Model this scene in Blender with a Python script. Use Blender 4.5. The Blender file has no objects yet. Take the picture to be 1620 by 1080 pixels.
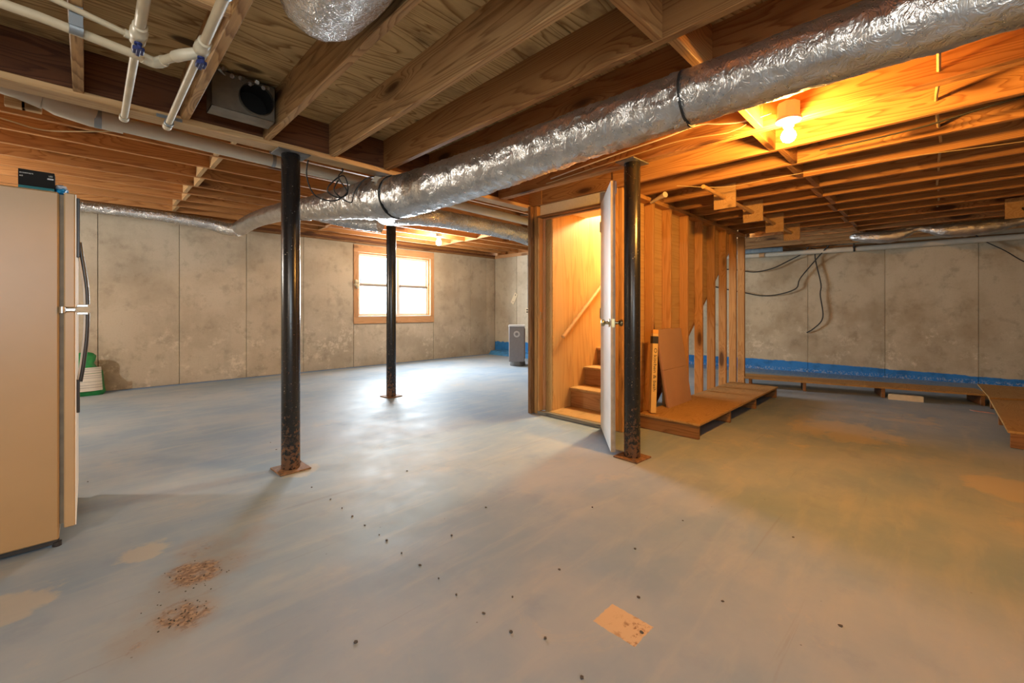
import bpy, math, random
from mathutils import Vector, Matrix, noise
random.seed(7)
SC = bpy.context.scene
COL = SC.collection
R = math.radians
CAM_H = 1.05

# ---------------------------------------------------------------- camera, world, lights, exposure
cam_d = bpy.data.cameras.new('camera')
cam_d.sensor_fit = 'HORIZONTAL'; cam_d.sensor_width = 36.0
cam_d.lens = 673.5 / 1620 * 36.0
cam_d.shift_y = -50 / 1620
cam_d.clip_start = 0.02
cam = bpy.data.objects.new('camera', cam_d); COL.objects.link(cam)
cam.location = (0, 0, CAM_H); cam.rotation_euler = (R(90), 0, R(45.06 - 90))
SC.camera = cam

SC.view_settings.view_transform = 'Standard'
SC.view_settings.look = 'None'
SC.view_settings.gamma = 1.0
SC.view_settings.use_curve_mapping = False
SC.view_settings.exposure = 0.66
SC.cycles.use_denoising = True
SC.cycles.max_bounces = 10
SC.cycles.diffuse_bounces = 6
SC.cycles.sample_clamp_indirect = 6.0
SC.cycles.caustics_reflective = False
SC.cycles.caustics_refractive = False

SKY = 2.2            # bright overcast sky
world = bpy.data.worlds.new('sky'); SC.world = world
world.use_nodes = True
bg = world.node_tree.nodes['Background']
bg.inputs['Color'].default_value = (0.80, 0.91, 1.0, 1)
bg.inputs['Strength'].default_value = SKY

def light(name, kind, loc, power, color, size=0.05, size_y=None, rot=None, portal=False):
    d = bpy.data.lights.new(name, kind); d.energy = power; d.color = color
    if kind == 'AREA':
        d.shape = 'RECTANGLE'; d.size = size; d.size_y = size_y or size
        if portal: d.cycles.is_portal = True
    else:
        d.shadow_soft_size = size
    o = bpy.data.objects.new(name, d); COL.objects.link(o); o.location = loc
    if rot: o.rotation_euler = rot
    return o
# daylight through the basement window
light('window_daylight', 'AREA', (4.345, 7.74, 1.53), 410, (0.86, 0.93, 1.0), 1.62, 1.28, (R(-90), 0, 0))
# fill added from behind the camera, through an invented rear-wall window
light('rear_fill_light', 'AREA', (-0.9, -2.72, 1.5), 60, (0.86, 0.94, 1.0), 1.7, 1.1, (R(90), 0, 0))
BULB1 = (2.70, 0.577, CAM_H + 0.945)
BULB2 = (4.44, 6.30, CAM_H + 1.20)
WARM_BULB = ((1.0, 0.46, 0.085), 1800.0)     # colour and radiance of the two lit bulbs in view
PALE_BULB = ((1.0, 0.86, 0.66), 520.0)
light('stairwell_light', 'POINT', (4.85, 2.38, 2.5), 190, (1.0, 0.80, 0.46), 0.12)
# unseen fill lamps, added for the near joists and the left walls
light('near_bulb_light', 'POINT', (-1.9, -0.5, 1.95), 70, (1.0, 0.95, 0.88), 0.06)
light('left_bulb_light', 'POINT', (-2.1, 5.5, 1.95), 135, (1.0, 0.93, 0.83), 0.06)

# ---------------------------------------------------------------- helpers
def lin(c):
    return tuple(((v / 255) / 12.92 if v / 255 <= 0.04045 else ((v / 255 + 0.055) / 1.055) ** 2.4) for v in c)

class MB:
    def __init__(self): self.v = []; self.f = []; self.uv = {}; self.smooth = False
    def box(self, a, b, bev=0.0):
        (x0, y0, z0), (x1, y1, z1) = a, b
        x0, x1 = min(x0, x1), max(x0, x1); y0, y1 = min(y0, y1), max(y0, y1); z0, z1 = min(z0, z1), max(z0, z1)
        n = len(self.v)
        bev = min(bev, (x1-x0)*.3, (y1-y0)*.3, (z1-z0)*.3)
        if bev <= 0:
            self.v += [(x0,y0,z0),(x1,y0,z0),(x1,y1,z0),(x0,y1,z0),(x0,y0,z1),(x1,y0,z1),(x1,y1,z1),(x0,y1,z1)]
            self.f += [tuple(n+i for i in q) for q in ((3,2,1,0),(4,5,6,7),(0,1,5,4),(1,2,6,5),(2,3,7,6),(3,0,4,7))]
            return self
        # chamfered box: 24 verts
        idx = {}
        for ix, sx in ((0,x0),(1,x1)):
            for iy, sy in ((0,y0),(1,y1)):
                for iz, sz in ((0,z0),(1,z1)):
                    dx = bev if ix == 0 else -bev; dy = bev if iy == 0 else -bev; dz = bev if iz == 0 else -bev
                    for k, p in enumerate(((sx, sy+dy, sz+dz), (sx+dx, sy, sz+dz), (sx+dx, sy+dy, sz))):
                        idx[ix,iy,iz,k] = len(self.v); self.v.append(p)
        I = lambda a,b,c,k: idx[a,b,c,k]
        F = self.f
        for s in (0, 1):
            q = [I(s,0,0,0), I(s,1,0,0), I(s,1,1,0), I(s,0,1,0)]; F.append(tuple(q if s else q[::-1]))
            q = [I(0,s,0,1), I(0,s,1,1), I(1,s,1,1), I(1,s,0,1)]; F.append(tuple(q if s else q[::-1]))
            q = [I(0,0,s,2), I(1,0,s,2), I(1,1,s,2), I(0,1,s,2)]; F.append(tuple(q if s else q[::-1]))
        for a in (0, 1):
            for b in (0, 1):
                fl = (a + b) % 2
                q = [I(0,a,b,1), I(1,a,b,1), I(1,a,b,2), I(0,a,b,2)]; F.append(tuple(q if fl else q[::-1]))
                q = [I(a,0,b,0), I(a,1,b,0), I(a,1,b,2), I(a,0,b,2)]; F.append(tuple(q[::-1] if fl else q))
                q = [I(a,b,0,0), I(a,b,1,0), I(a,b,1,1), I(a,b,0,1)]; F.append(tuple(q if fl else q[::-1]))
        for a in (0,1):
            for b in (0,1):
                for c in (0,1):
                    q = [I(a,b,c,0), I(a,b,c,1), I(a,b,c,2)]
                    F.append(tuple(q if (a+b+c) % 2 else q[::-1]))
        return self
    def prism(self, poly, axis, lo, hi):
        """poly of 2-D points extruded along axis 'x','y' or 'z' between lo and hi"""
        n = len(self.v); m = len(poly)
        mk = {'x': lambda p, t: (t, p[0], p[1]), 'y': lambda p, t: (p[0], t, p[1]), 'z': lambda p, t: (p[0], p[1], t)}[axis]
        for t in (lo, hi): self.v += [mk(p, t) for p in poly]
        area = sum(poly[i][0]*poly[(i+1) % m][1] - poly[(i+1) % m][0]*poly[i][1] for i in range(m))
        flip = (area > 0) != (axis == 'y')
        b = [n+i for i in range(m)]; t = [n+m+i for i in range(m)]
        self.f.append(tuple(b[::-1] if flip else b)); self.f.append(tuple(t if flip else t[::-1]))
        for i in range(m):
            j = (i+1) % m
            q = (b[i], b[j], t[j], t[i]); self.f.append(q if flip else q[::-1])
        return self
    def tube(self, pts, r, n=10, cap=True, disp=None, uvscale=1.0, closed_r=None):
        pts = [Vector(p) for p in pts]; m = len(pts)
        rr = list(r) if isinstance(r, (list, tuple)) else [r]*m
        base = len(self.v)
        tan = []
        for i in range(m):
            a = pts[max(i-1,0)]; b = pts[min(i+1,m-1)]; d = (b-a)
            tan.append(d.normalized() if d.length > 1e-9 else Vector((0,0,1)))
        up = Vector((0,0,1)) if abs(tan[0].z) < .9 else Vector((1,0,0))
        nrm = (up - tan[0]*up.dot(tan[0])).normalized()
        L = 0.0
        for i in range(m):
            if i:
                L += (pts[i]-pts[i-1]).length
                nrm = (nrm - tan[i]*nrm.dot(tan[i])).normalized()
            bi = tan[i].cross(nrm)
            for k in range(n):
                a = 2*math.pi*k/n
                d = nrm*math.cos(a) + bi*math.sin(a)
                p = pts[i] + d*rr[i]
                if disp: p = p + d*disp(L, a, p, rr[i])
                self.v.append(tuple(p))
        for i in range(m-1):
            for k in range(n):
                k2 = (k+1) % n
                self.f.append((base+i*n+k, base+(i+1)*n+k, base+(i+1)*n+k2, base+i*n+k2)[::-1])
        if cap:
            self.f.append(tuple(base+k for k in range(n))[::-1] if False else tuple(base+k for k in range(n)))
            self.f.append(tuple(base+(m-1)*n+k for k in range(n))[::-1])
        self.smooth = True
        return self
    def lathe(self, prof, center=(0,0,0), n=24, axis='z'):
        base = len(self.v); m = len(prof)
        for (r, h) in prof:
            for k in range(n):
                a = 2*math.pi*k/n; c, s = r*math.cos(a), r*math.sin(a)
                p = (c, s, h) if axis == 'z' else ((h, c, s) if axis == 'x' else (s, h, c))
                self.v.append(tuple(p[i]+center[i] for i in range(3)))
        for i in range(m-1):
            for k in range(n):
                k2 = (k+1) % n
                self.f.append((base+i*n+k, base+i*n+k2, base+(i+1)*n+k2, base+(i+1)*n+k))
        self.f.append(tuple(base+k for k in range(n))[::-1]); self.f.append(tuple(base+(m-1)*n+k for k in range(n)))
        self.smooth = True
        return self
    def mesh(self, name):
        me = bpy.data.meshes.new(name); me.from_pydata(self.v, [], self.f); me.validate(); me.update()
        if self.smooth:
            me.polygons.foreach_set('use_smooth', [True]*len(me.polygons))
            try: me.set_sharp_from_angle(angle=R(42))
            except Exception: pass
        return me

WLOC = {}
def empty(name, loc, rz=0.0, label=None, cat=None, group=None, kind=None):
    o = bpy.data.objects.new(name, None); COL.objects.link(o); o.empty_display_size = .05
    o.location = loc; o.rotation_euler = (0, 0, rz); tag(o, label, cat, group, kind)
    return o
def tag(o, label=None, cat=None, group=None, kind=None):
    if label: o['label'] = label
    if cat: o['category'] = cat
    if group: o['group'] = group
    if kind: o['kind'] = kind
    return o
def put(name, mesh, mat, parent=None, local=False, loc=(0,0,0), rot=None, label=None):
    """mesh is an MB or a Mesh; coordinates are world unless local=True (then in the parent's frame)"""
    if isinstance(mesh, MB): mesh = mesh.mesh(name)
    if mat is not None and not mesh.materials: mesh.materials.append(mat)
    o = bpy.data.objects.new(name, mesh); COL.objects.link(o)
    o.location = loc
    if rot is not None:
        if isinstance(rot, Matrix): o.rotation_euler = rot.to_euler()
        else: o.rotation_euler = rot
    if parent is not None:
        o.parent = parent
        if not local:
            w = WLOC.get(parent.name) or Vector(parent.location)
            o.location = Vector(loc) - w
            WLOC[o.name] = Vector(loc)
    if label: o['label'] = label
    return o
LCACHE = {}
def lumber(name, p0, p1, w, h, mat, parent=None, bev=.003):
    """a board from p0 to p1 (centre line); w = horizontal thickness, h = height (for uprights: w along x, h along y)"""
    p0 = Vector(p0); p1 = Vector(p1); L = (p1-p0).length
    key = (round(L,3), w, h, mat.name)
    if key not in LCACHE:
        me = MB().box((0,-w/2,-h/2), (L,w/2,h/2), bev).mesh(name); me.materials.append(mat); LCACHE[key] = me
    d = (p1-p0).normalized()
    if abs(d.z) > .99:
        y = Vector((1,0,0)); z = d.cross(y)
    else:
        y = Vector((0,0,1)).cross(d).normalized(); z = d.cross(y)
    rot = Matrix((d, y, z)).transposed()
    return put(name, LCACHE[key], mat, parent, loc=p0, rot=rot)
def smooth_path(pts, step):
    """Catmull-Rom through tuples of any dimension"""
    P = [Vector(p) if len(p) <= 4 else p for p in pts]
    out = []
    for i in range(len(P)-1):
        p0 = P[max(i-1,0)]; p1 = P[i]; p2 = P[i+1]; p3 = P[min(i+2,len(P)-1)]
        n = max(1, int((Vector(p2[:3])-Vector(p1[:3])).length/step))
        for k in range(n):
            t = k/n
            out.append(.5*((2*p1)+(p2-p0)*t+(2*p0-5*p1+4*p2-p3)*t*t+(3*p1-p0-3*p2+p3)*t**3))
    out.append(P[-1])
    return out
def cable(name, pts, r, mat, label, group=None, step=.04, n=6, parent=None):
    path = smooth_path(pts, step)
    b = Vector(pts[0])
    mb = MB().tube([p-b for p in path], r, n)
    o = put(name, mb, mat, parent, loc=b)
    if parent is None: tag(o, label, 'cable', group)
    return o

# ---------------------------------------------------------------- materials
class NT:
    def __init__(self, name):
        self.m = bpy.data.materials.new(name); self.m.use_nodes = True
        self.t = self.m.node_tree; self.n = self.t.nodes
        self.b = self.n['Principled BSDF']
    def set(self, sock, val):
        if hasattr(val, 'is_output') or isinstance(val, bpy.types.NodeSocket): self.t.links.new(val, sock)
        else:
            if isinstance(val, tuple) and len(val) == 3 and len(getattr(sock, 'default_value', ())) == 4: val = (*val, 1)
            sock.default_value = val
    def node(self, typ, ins=None, **props):
        nd = self.n.new(typ)
        for k, v in props.items(): setattr(nd, k, v)
        for k, v in (ins or {}).items(): self.set(nd.inputs[k], v)
        return nd
    def bsdf(self, **kw):
        for k, v in kw.items(): self.set(self.b.inputs[k.replace('_', ' ')], v)
    def math(self, op, a, b=0.0, c=0.0, clamp=False):
        nd = self.n.new('ShaderNodeMath'); nd.operation = op; nd.use_clamp = clamp
        self.set(nd.inputs[0], a); self.set(nd.inputs[1], b); self.set(nd.inputs[2], c)
        return nd.outputs[0]
    def vmath(self, op, a, b):
        nd = self.n.new('ShaderNodeVectorMath'); nd.operation = op
        self.set(nd.inputs[0], a); self.set(nd.inputs[1], b)
        return nd.outputs['Value'] if op in ('DISTANCE', 'LENGTH', 'DOT_PRODUCT') else nd.outputs[0]
    def mix(self, f, a, b, blend='MIX'):
        nd = self.n.new('ShaderNodeMix'); nd.data_type = 'RGBA'; nd.blend_type = blend
        self.set(nd.inputs['Factor'], f)
        self.set(nd.inputs[6], a); self.set(nd.inputs[7], b)
        return nd.outputs[2]
    def ramp(self, f, stops, interp='LINEAR'):
        nd = self.n.new('ShaderNodeValToRGB'); self.set(nd.inputs[0], f); cr = nd.color_ramp; cr.interpolation = interp
        while len(cr.elements) < len(stops): cr.elements.new(.5)
        for e, (p, c) in zip(cr.elements, stops):
            e.position = p; e.color = (c, c, c, 1) if isinstance(c, (int, float)) else (*c, 1)
        return nd.outputs[0]
    def step(self, f, lo, hi):
        nd = self.n.new('ShaderNodeMapRange'); nd.interpolation_type = 'SMOOTHSTEP'
        self.set(nd.inputs[0], f); self.set(nd.inputs[1], lo); self.set(nd.inputs[2], hi)
        return nd.outputs[0]
    def noise(self, vec, scale, detail=4, rough=.55, dist=0.0):
        nd = self.node('ShaderNodeTexNoise', {'Vector': vec, 'Scale': scale, 'Detail': detail, 'Roughness': rough, 'Distortion': dist})
        return nd.outputs[0]
    def obj(self): return self.node('ShaderNodeTexCoord').outputs['Object']
    def world(self): return self.node('ShaderNodeNewGeometry').outputs['Position']
    def rnd(self): return self.node('ShaderNodeObjectInfo').outputs['Random']
    def mapping(self, vec, scale=(1,1,1), loc=(0,0,0), rot=(0,0,0)):
        nd = self.node('ShaderNodeMapping', {'Vector': vec, 'Scale': scale, 'Location': loc, 'Rotation': rot})
        return nd.outputs[0]
    def bump(self, h, strength=.3, dist=.01):
        nd = self.node('ShaderNodeBump', {'Height': h, 'Strength': strength, 'Distance': dist})
        self.t.links.new(nd.outputs[0], self.b.inputs['Normal'])

def mat_plain(name, c, rough=.6, metal=0.0, spec=.5, var=0.0, bump=0.0, scale=20):
    t = NT(name); col = c
    if var or bump:
        nz = t.noise(t.obj(), scale, 5)
        if var: col = t.mix(t.ramp(nz, [(.3, 0.0), (.7, 1.0)]), tuple(v*(1-var) for v in c), tuple(min(1, v*(1+var)) for v in c))
        if bump: t.bump(nz, bump, .005)
    t.bsdf(Base_Color=col, Roughness=rough, Metallic=metal, Specular_IOR_Level=spec)
    return t.m

def mat_wood(name, light_c, dark_c, knots=1.0, rough=.62, ring=95, tone=.18, knot_c=(.05,.018,.006), stain=0.0):
    """softwood: growth rings cut lengthwise along local x, knots, a tone per board"""
    t = NT(name)
    o = t.obj(); r = t.rnd()
    off = t.node('ShaderNodeCombineXYZ', {'X': t.math('MULTIPLY', r, 37.0), 'Y': t.math('MULTIPLY_ADD', r, .24, .02), 'Z': t.math('MULTIPLY_ADD', t.math('FRACT', t.math('MULTIPLY', r, 17.3)), .3, -.15)}).outputs[0]
    p = t.vmath('ADD', o, off)
    # knots: sparse cells
    kp = t.mapping(p, (1.6, 5.5, 5.5))
    vor = t.node('ShaderNodeTexVoronoi', {'Vector': kp, 'Scale': 1.0, 'Randomness': 1.0})
    kd = vor.outputs['Distance']
    warp = t.noise(t.mapping(p, (.35, 4, 4)), 1.4, 2)
    warp2 = t.noise(t.mapping(p, (.9, 18, 18)), 2.0, 2)
    yz = t.mapping(p, (0.02, 1, 1))
    dist = t.vmath('LENGTH', yz, (0,0,0))
    kpush = t.math('MULTIPLY', t.step(kd, .42, .05), .045*knots)
    d = t.math('ADD', t.math('ADD', dist, t.math('MULTIPLY', warp, .15)), kpush)
    d = t.math('ADD', d, t.math('MULTIPLY', warp2, .012))
    rings = t.math('FRACT', t.math('MULTIPLY', d, float(ring)))
    g = t.ramp(rings, [(0, 0.0), (.55, .25), (.88, 1.0), (1, 0.0)])
    fine = t.noise(t.mapping(p, (3, 160, 160)), 1.0, 2)
    fac = t.math('ADD', t.math('MULTIPLY', g, .62), t.math('MULTIPLY', fine, .35))
    col = t.mix(t.math('MULTIPLY', fac, 1.15), light_c, dark_c)
    big = t.noise(t.mapping(p, (.7, 4, 4)), 1.0, 3)
    col = t.mix(t.math('MULTIPLY', t.step(big, .45, .75), .35), col, tuple(v*.62 for v in light_c))
    km = t.math('MULTIPLY', t.step(kd, .19, .11), knots)
    col = t.mix(km, col, knot_c)
    halo = t.math('MULTIPLY', t.step(kd, .32, .15), .45*knots)
    col = t.mix(halo, col, tuple(v*.55 for v in dark_c))
    if stain:
        st = t.step(t.noise(t.mapping(p, (1.2, 7, 7)), 1.6, 5, .65), .52, .66)
        col = t.mix(t.math('MULTIPLY', st, stain), col, (.045,.03,.02))
    tv = t.math('MULTIPLY_ADD', t.math('FRACT', t.math('MULTIPLY', r, 91.7)), 2*tone, 1-tone)
    col = t.mix(1.0, col, t.node('ShaderNodeCombineColor', {'Red': tv, 'Green': tv, 'Blue': tv}).outputs[0], 'MULTIPLY')
    t.bsdf(Base_Color=col, Roughness=rough, Specular_IOR_Level=.3)
    t.bump(t.math('ADD', t.math('MULTIPLY', g, .6), t.math('MULTIPLY', fine, .6)), .25, .002)
    return t.m

def mat_plywood(name, a, b, dark, scale=1.0, stain=.6, along='y', knots=.85):
    """rotary-cut veneer: broad wandering figure, football knots, water marks"""
    t = NT(name)
    p = t.world()
    if along == 'y': p = t.mapping(p, (1,1,1), rot=(0,0,R(90)))
    q = t.mapping(p, (.55*scale, 3.2*scale, 3.2*scale))
    wv = t.noise(q, 1.3, 2, .45, .5)
    fr = t.math('FRACT', t.math('MULTIPLY', wv, 24.0))
    g = t.ramp(fr, [(0, 0.0), (.6, .2), (.9, 1.0), (1, 0.0)])
    fine = t.noise(t.mapping(p, (8*scale, 140*scale, 90)), 1.0, 2)
    col = t.mix(t.math('ADD', t.math('MULTIPLY', g, .75), t.math('MULTIPLY', fine, .3)), a, b)
    big = t.noise(t.mapping(p, (1.2, 2.2, 2)), 1.3, 5, .65)
    col = t.mix(t.math('MULTIPLY', t.step(big, .48, .70), stain), col, dark)
    vor = t.node('ShaderNodeTexVoronoi', {'Vector': t.mapping(p, (2.0, 4.6, 4)), 'Scale': 1.0}).outputs['Distance']
    col = t.mix(t.math('MULTIPLY', t.step(vor, .19, .11), knots), col, (.05,.025,.012))
    t.bsdf(Base_Color=col, Roughness=.68, Specular_IOR_Level=.25)
    t.bump(t.math('ADD', g, fine), .25, .002)
    return t.m

def mat_concrete(name, base, dark, pale, blue=None):
    """poured wall: blotches, run-down streaks, efflorescence low down; optional painted band given by a z threshold"""
    t = NT(name); p = t.world()
    n1 = t.noise(p, 1.3, 6, .6); n2 = t.noise(p, 6.0, 6, .65); n3 = t.noise(p, 45.0, 4, .6)
    st = t.noise(t.mapping(p, (7, 7, .45)), 1.0, 4, .55)
    col = t.mix(t.step(n1, .40, .68), base, dark)
    col = t.mix(t.math('MULTIPLY', t.step(n2, .50, .70), .45), col, tuple(v*.66 for v in dark))
    col = t.mix(t.math('MULTIPLY', t.step(st, .52, .75), .35), col, tuple(v*.72 for v in base))
    z = t.node('ShaderNodeSeparateXYZ', {'Vector': p}).outputs[2]
    low = t.math('MULTIPLY', t.step(z, 1.35, .3), t.step(t.noise(p, 3.1, 6, .7), .50, .64))
    crack = t.step(t.noise(p, 14, 5, .7), .45, .6)
    col = t.mix(t.math('MULTIPLY', t.math('MULTIPLY', low, crack), .75), col, pale)
    pit = t.step(t.node('ShaderNodeTexVoronoi', {'Vector': p, 'Scale': 26.0}).outputs['Distance'], .14, .06)
    pit = t.math('MULTIPLY', pit, t.step(n2, .5, .62))
    col = t.mix(t.math('MULTIPLY', pit, .5), col, tuple(v*.35 for v in dark))
    col = t.mix(t.math('MULTIPLY', t.step(n3, .5, .75), .22), col, tuple(v*.6 for v in base))
    rv = t.math('MULTIPLY_ADD', t.rnd(), .16, .92)
    col = t.mix(1.0, col, t.node('ShaderNodeCombineColor', {'Red': rv, 'Green': rv, 'Blue': rv}).outputs[0], 'MULTIPLY')
    if blue:
        c, h0, amp = blue
        y = t.node('ShaderNodeSeparateXYZ', {'Vector': p}).outputs[1]
        edge = t.math('ADD', h0 if isinstance(h0, float) else h0(t, y), t.math('MULTIPLY_ADD', t.noise(p, 5.5, 5, .6), amp, -amp/2))
        m = t.step(t.math('SUBTRACT', edge, z), -.006, .006)
        bl = t.mix(t.step(n2, .45, .65), c, tuple(v*.72 for v in c))
        drip = t.math('MULTIPLY', t.step(z, .075, .03), t.step(t.noise(p, 40, 4, .7), .5, .58))
        bl = t.mix(t.math('MULTIPLY', drip, .45), bl, (.6,.58,.54))
        col = t.mix(m, col, bl)
    t.bsdf(Base_Color=col, Roughness=.85, Specular_IOR_Level=.25)
    t.bump(t.math('ADD', t.math('MULTIPLY', n3, .5), t.math('SUBTRACT', t.math('MULTIPLY', n2, .8), pit)), .35, .006)
    return t.m

def mat_floor():
    t = NT('painted_concrete_floor'); p = t.world()
    flat = t.vmath('MULTIPLY', p, (1,1,0))
    n1 = t.noise(flat, .9, 6, .6); n2 = t.noise(flat, 3.2, 6, .62); n3 = t.noise(flat, 16, 5, .65)
    brush = t.noise(t.mapping(flat, (1.2, 5.5, 1), rot=(0,0,R(-35))), 1.6, 5, .6, .4)
    paint = t.mix(t.step(n1, .35, .65), (.235,.31,.395), (.345,.38,.415))
    paint = t.mix(t.math('MULTIPLY', t.step(brush, .45, .72), .42), paint, (.405,.41,.405))
    paint = t.mix(t.math('MULTIPLY', t.step(n2, .56, .72), .5), paint, (.235,.29,.37))
    worn = t.math('MULTIPLY', t.step(t.noise(flat, 2.0, 7, .68, .5), .56, .66), t.step(n1, .42, .62))
    col = t.mix(t.math('MULTIPLY', worn, .4), paint, (.50,.43,.34))
    def spot(cx, cy, r, s=1.0):
        d = t.vmath('DISTANCE', flat, (cx, cy, 0))
        return t.math('MULTIPLY', t.step(d, r, r*.15), s)
    def add(a, b): return t.math('MAXIMUM', a, b)
    rust = spot(.308, 2.10, .20)
    for (x, y, r, s) in ((.235,1.83,.20,.9), (.437,2.09,.22,.6), (.15,1.80,.22,.6), (.36,2.28,.26,.55), (.55,2.25,.22,.45), (.62,2.5,.25,.35), (.25,1.95,.3,.55)):
        rust = add(rust, spot(x, y, r, s))
    rn = t.noise(flat, 19, 7, .74)
    ragg = t.step(t.math('ADD', t.math('MULTIPLY', rust, .30), t.math('ADD', t.math('MULTIPLY', rn, .40), t.math('MULTIPLY', t.noise(flat, 9, 5, .65), .30))), .52, .66)
    haze = t.math('MULTIPLY', t.step(t.math('ADD', t.math('MULTIPLY', rust, .5), t.math('MULTIPLY', t.noise(flat, 5.5, 6, .65), .5)), .34, .62), .45)
    col = t.mix(haze, col, (.31,.235,.16))
    col = t.mix(t.math('MULTIPLY', ragg, .75), col, t.mix(t.step(t.noise(flat, 60, 3), .45, .6), (.19,.095,.045), (.40,.25,.14)))
    tan = spot(.19, 2.44, .2, .85)
    for (x, y, r, s) in ((-.19,2.31,.26,.85), (3.83,-.31,.42,1.), (4.66,.60,.9,.8), (3.9,.9,.9,.5), (5.6,.2,.9,.6), (2.6,4.2,.9,.45), (2.2,5.6,1.2,.4), (0.6,4.6,.8,.45), (1.0,2.95,.25,.8), (2.75,1.54,.22,.8), (2.61,4.69,.28,.9)):
        tan = add(tan, spot(x, y, r, s))
    tm = t.step(t.math('ADD', t.math('MULTIPLY', tan, .5), t.math('MULTIPLY', t.noise(flat, 6.5, 6, .62), .6)), .56, .66)
    col = t.mix(t.math('MULTIPLY', tm, .55), col, (.52,.44,.32))
    # bare square where something once stood
    loc = t.mapping(t.vmath('SUBTRACT', flat, (1.268, .746, 0)), (1,1,1), rot=(0,0,R(.5)))
    sx = t.node('ShaderNodeSeparateXYZ', {'Vector': loc})
    wob = t.math('MULTIPLY_ADD', t.noise(flat, 40, 4), .012, -.006)
    mx = t.step(t.math('ADD', t.math('ABSOLUTE', sx.outputs[0]), wob), .0615, .0585)
    my = t.step(t.math('ADD', t.math('ABSOLUTE', sx.outputs[1]), wob), .0795, .0765)
    sq = t.math('MULTIPLY', mx, my)
    sqc = t.mix(t.math('MULTIPLY', t.step(t.noise(flat, 22, 5, .7), .50, .62), spot(1.27,.68,.13)), (.60,.42,.25), (.24,.12,.055))
    col = t.mix(sq, col, sqc)
    # blue brush-over along the walls
    s3 = t.node('ShaderNodeSeparateXYZ', {'Vector': p})
    ew = t.math('ADD', s3.outputs[1], t.math('MULTIPLY', n3, .10))
    bw = t.step(ew, 7.50, 7.53)
    col = t.mix(t.math('MULTIPLY', bw, .8), col, (.14,.25,.46))
    # far right, blue wash near the wall
    er = t.math('ADD', t.math('MULTIPLY_ADD', s3.outputs[1], .17, s3.outputs[0]), t.math('MULTIPLY', n3, .35))
    br = t.math('MULTIPLY', t.step(er, 8.40, 8.60), t.step(s3.outputs[1], -1.5, 1.5))
    col = t.mix(t.math('MULTIPLY', br, .75), col, t.mix(t.step(t.noise(flat, 30, 5, .7), .5, .6), (.05,.20,.48), (.34,.40,.46)))
    spk = t.step(t.node('ShaderNodeTexVoronoi', {'Vector': flat, 'Scale': 9.0}).outputs['Distance'], .035, .02)
    col = t.mix(t.math('MULTIPLY', spk, .6), col, (.09,.075,.06))
    # scuffs
    sc = t.noise(t.mapping(flat, (.8, 26, 1), rot=(0,0,R(62))), 1.2, 3, .5, .3)
    col = t.mix(t.math('MULTIPLY', t.step(sc, .66, .74), .18), col, (.2,.17,.14))
    rg = t.math('ADD', t.math('MULTIPLY', n2, .30), t.math('MULTIPLY', n3, .14))
    rg = t.math('ADD', rg, .36)
    rg = t.math('ADD', rg, t.math('MULTIPLY', t.math('MAXIMUM', ragg, sq), .3))
    t.bsdf(Base_Color=col, Roughness=rg, Specular_IOR_Level=.10)
    t.bump(t.math('ADD', t.math('MULTIPLY', n3, .6), t.math('MULTIPLY', n2, 1.0)), .12, .006)
    return t.m

def mat_foil(name, tint=(.66,.665,.665), rough=.30, wr=1.0, scale=1.0):
    """aluminium wrap: fine crinkles running across the length, soft larger dents"""
    t = NT(name); p = t.obj()
    wob = t.node('ShaderNodeTexNoise', {'Vector': p, 'Scale': 7.0*scale, 'Detail': 3.0}).outputs[1]
    q = t.vmath('ADD', p, t.vmath('MULTIPLY', wob, (.05,.05,.05)))
    a = t.noise(t.mapping(q, (7*scale, 7*scale, 7*scale)), 1.0, 5, .6, .6)
    b = t.noise(t.mapping(q, (46*scale, 46*scale, 30*scale)), 1.0, 5, .62, .8)
    rid = t.math('ABSOLUTE', t.math('SUBTRACT', t.noise(t.mapping(q, (24*scale, 24*scale, 13*scale)), 1.0, 3, .55, 1.4), .5))
    rid = t.step(rid, .16, 0.0)
    col = t.mix(t.step(a, .35, .7), tint, tuple(c*.78 for c in tint))
    t.bsdf(Base_Color=col, Metallic=.95, Roughness=t.math('MULTIPLY_ADD', b, .25, rough-.12))
    h = t.math('ADD', t.math('ADD', t.math('MULTIPLY', a, 1.5), t.math('MULTIPLY', b, .30)), t.math('MULTIPLY', rid, .30))
    t.bump(h, .38*wr, .014)
    return t.m

def mat_post():
    t = NT('rusty_black_paint'); p = t.obj()
    n = t.noise(p, 38, 6, .75); n2 = t.noise(p, 7, 5, .65)
    z = t.node('ShaderNodeSeparateXYZ', {'Vector': p}).outputs[2]
    low = t.step(z, .5, 0.0)
    m = t.math('MULTIPLY', t.step(t.math('ADD', n, t.math('MULTIPLY', low, .16)), .60, .68), t.step(t.math('ADD', n2, t.math('MULTIPLY', low, .2)), .40, .62))
    col = t.mix(m, (.012,.011,.011), (.15,.068,.028))
    spk = t.step(t.node('ShaderNodeTexVoronoi', {'Vector': p, 'Scale': 60.0}).outputs['Distance'], .16, .08)
    spk = t.math('MULTIPLY', spk, t.step(t.noise(p, 11, 3), .55, .62))
    col = t.mix(spk, col, (.42,.36,.27))
    t.bsdf(Base_Color=col, Roughness=t.math('MULTIPLY_ADD', m, .45, .26), Specular_IOR_Level=.55)
    t.bump(n, .15, .003)
    return t.m

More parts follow.
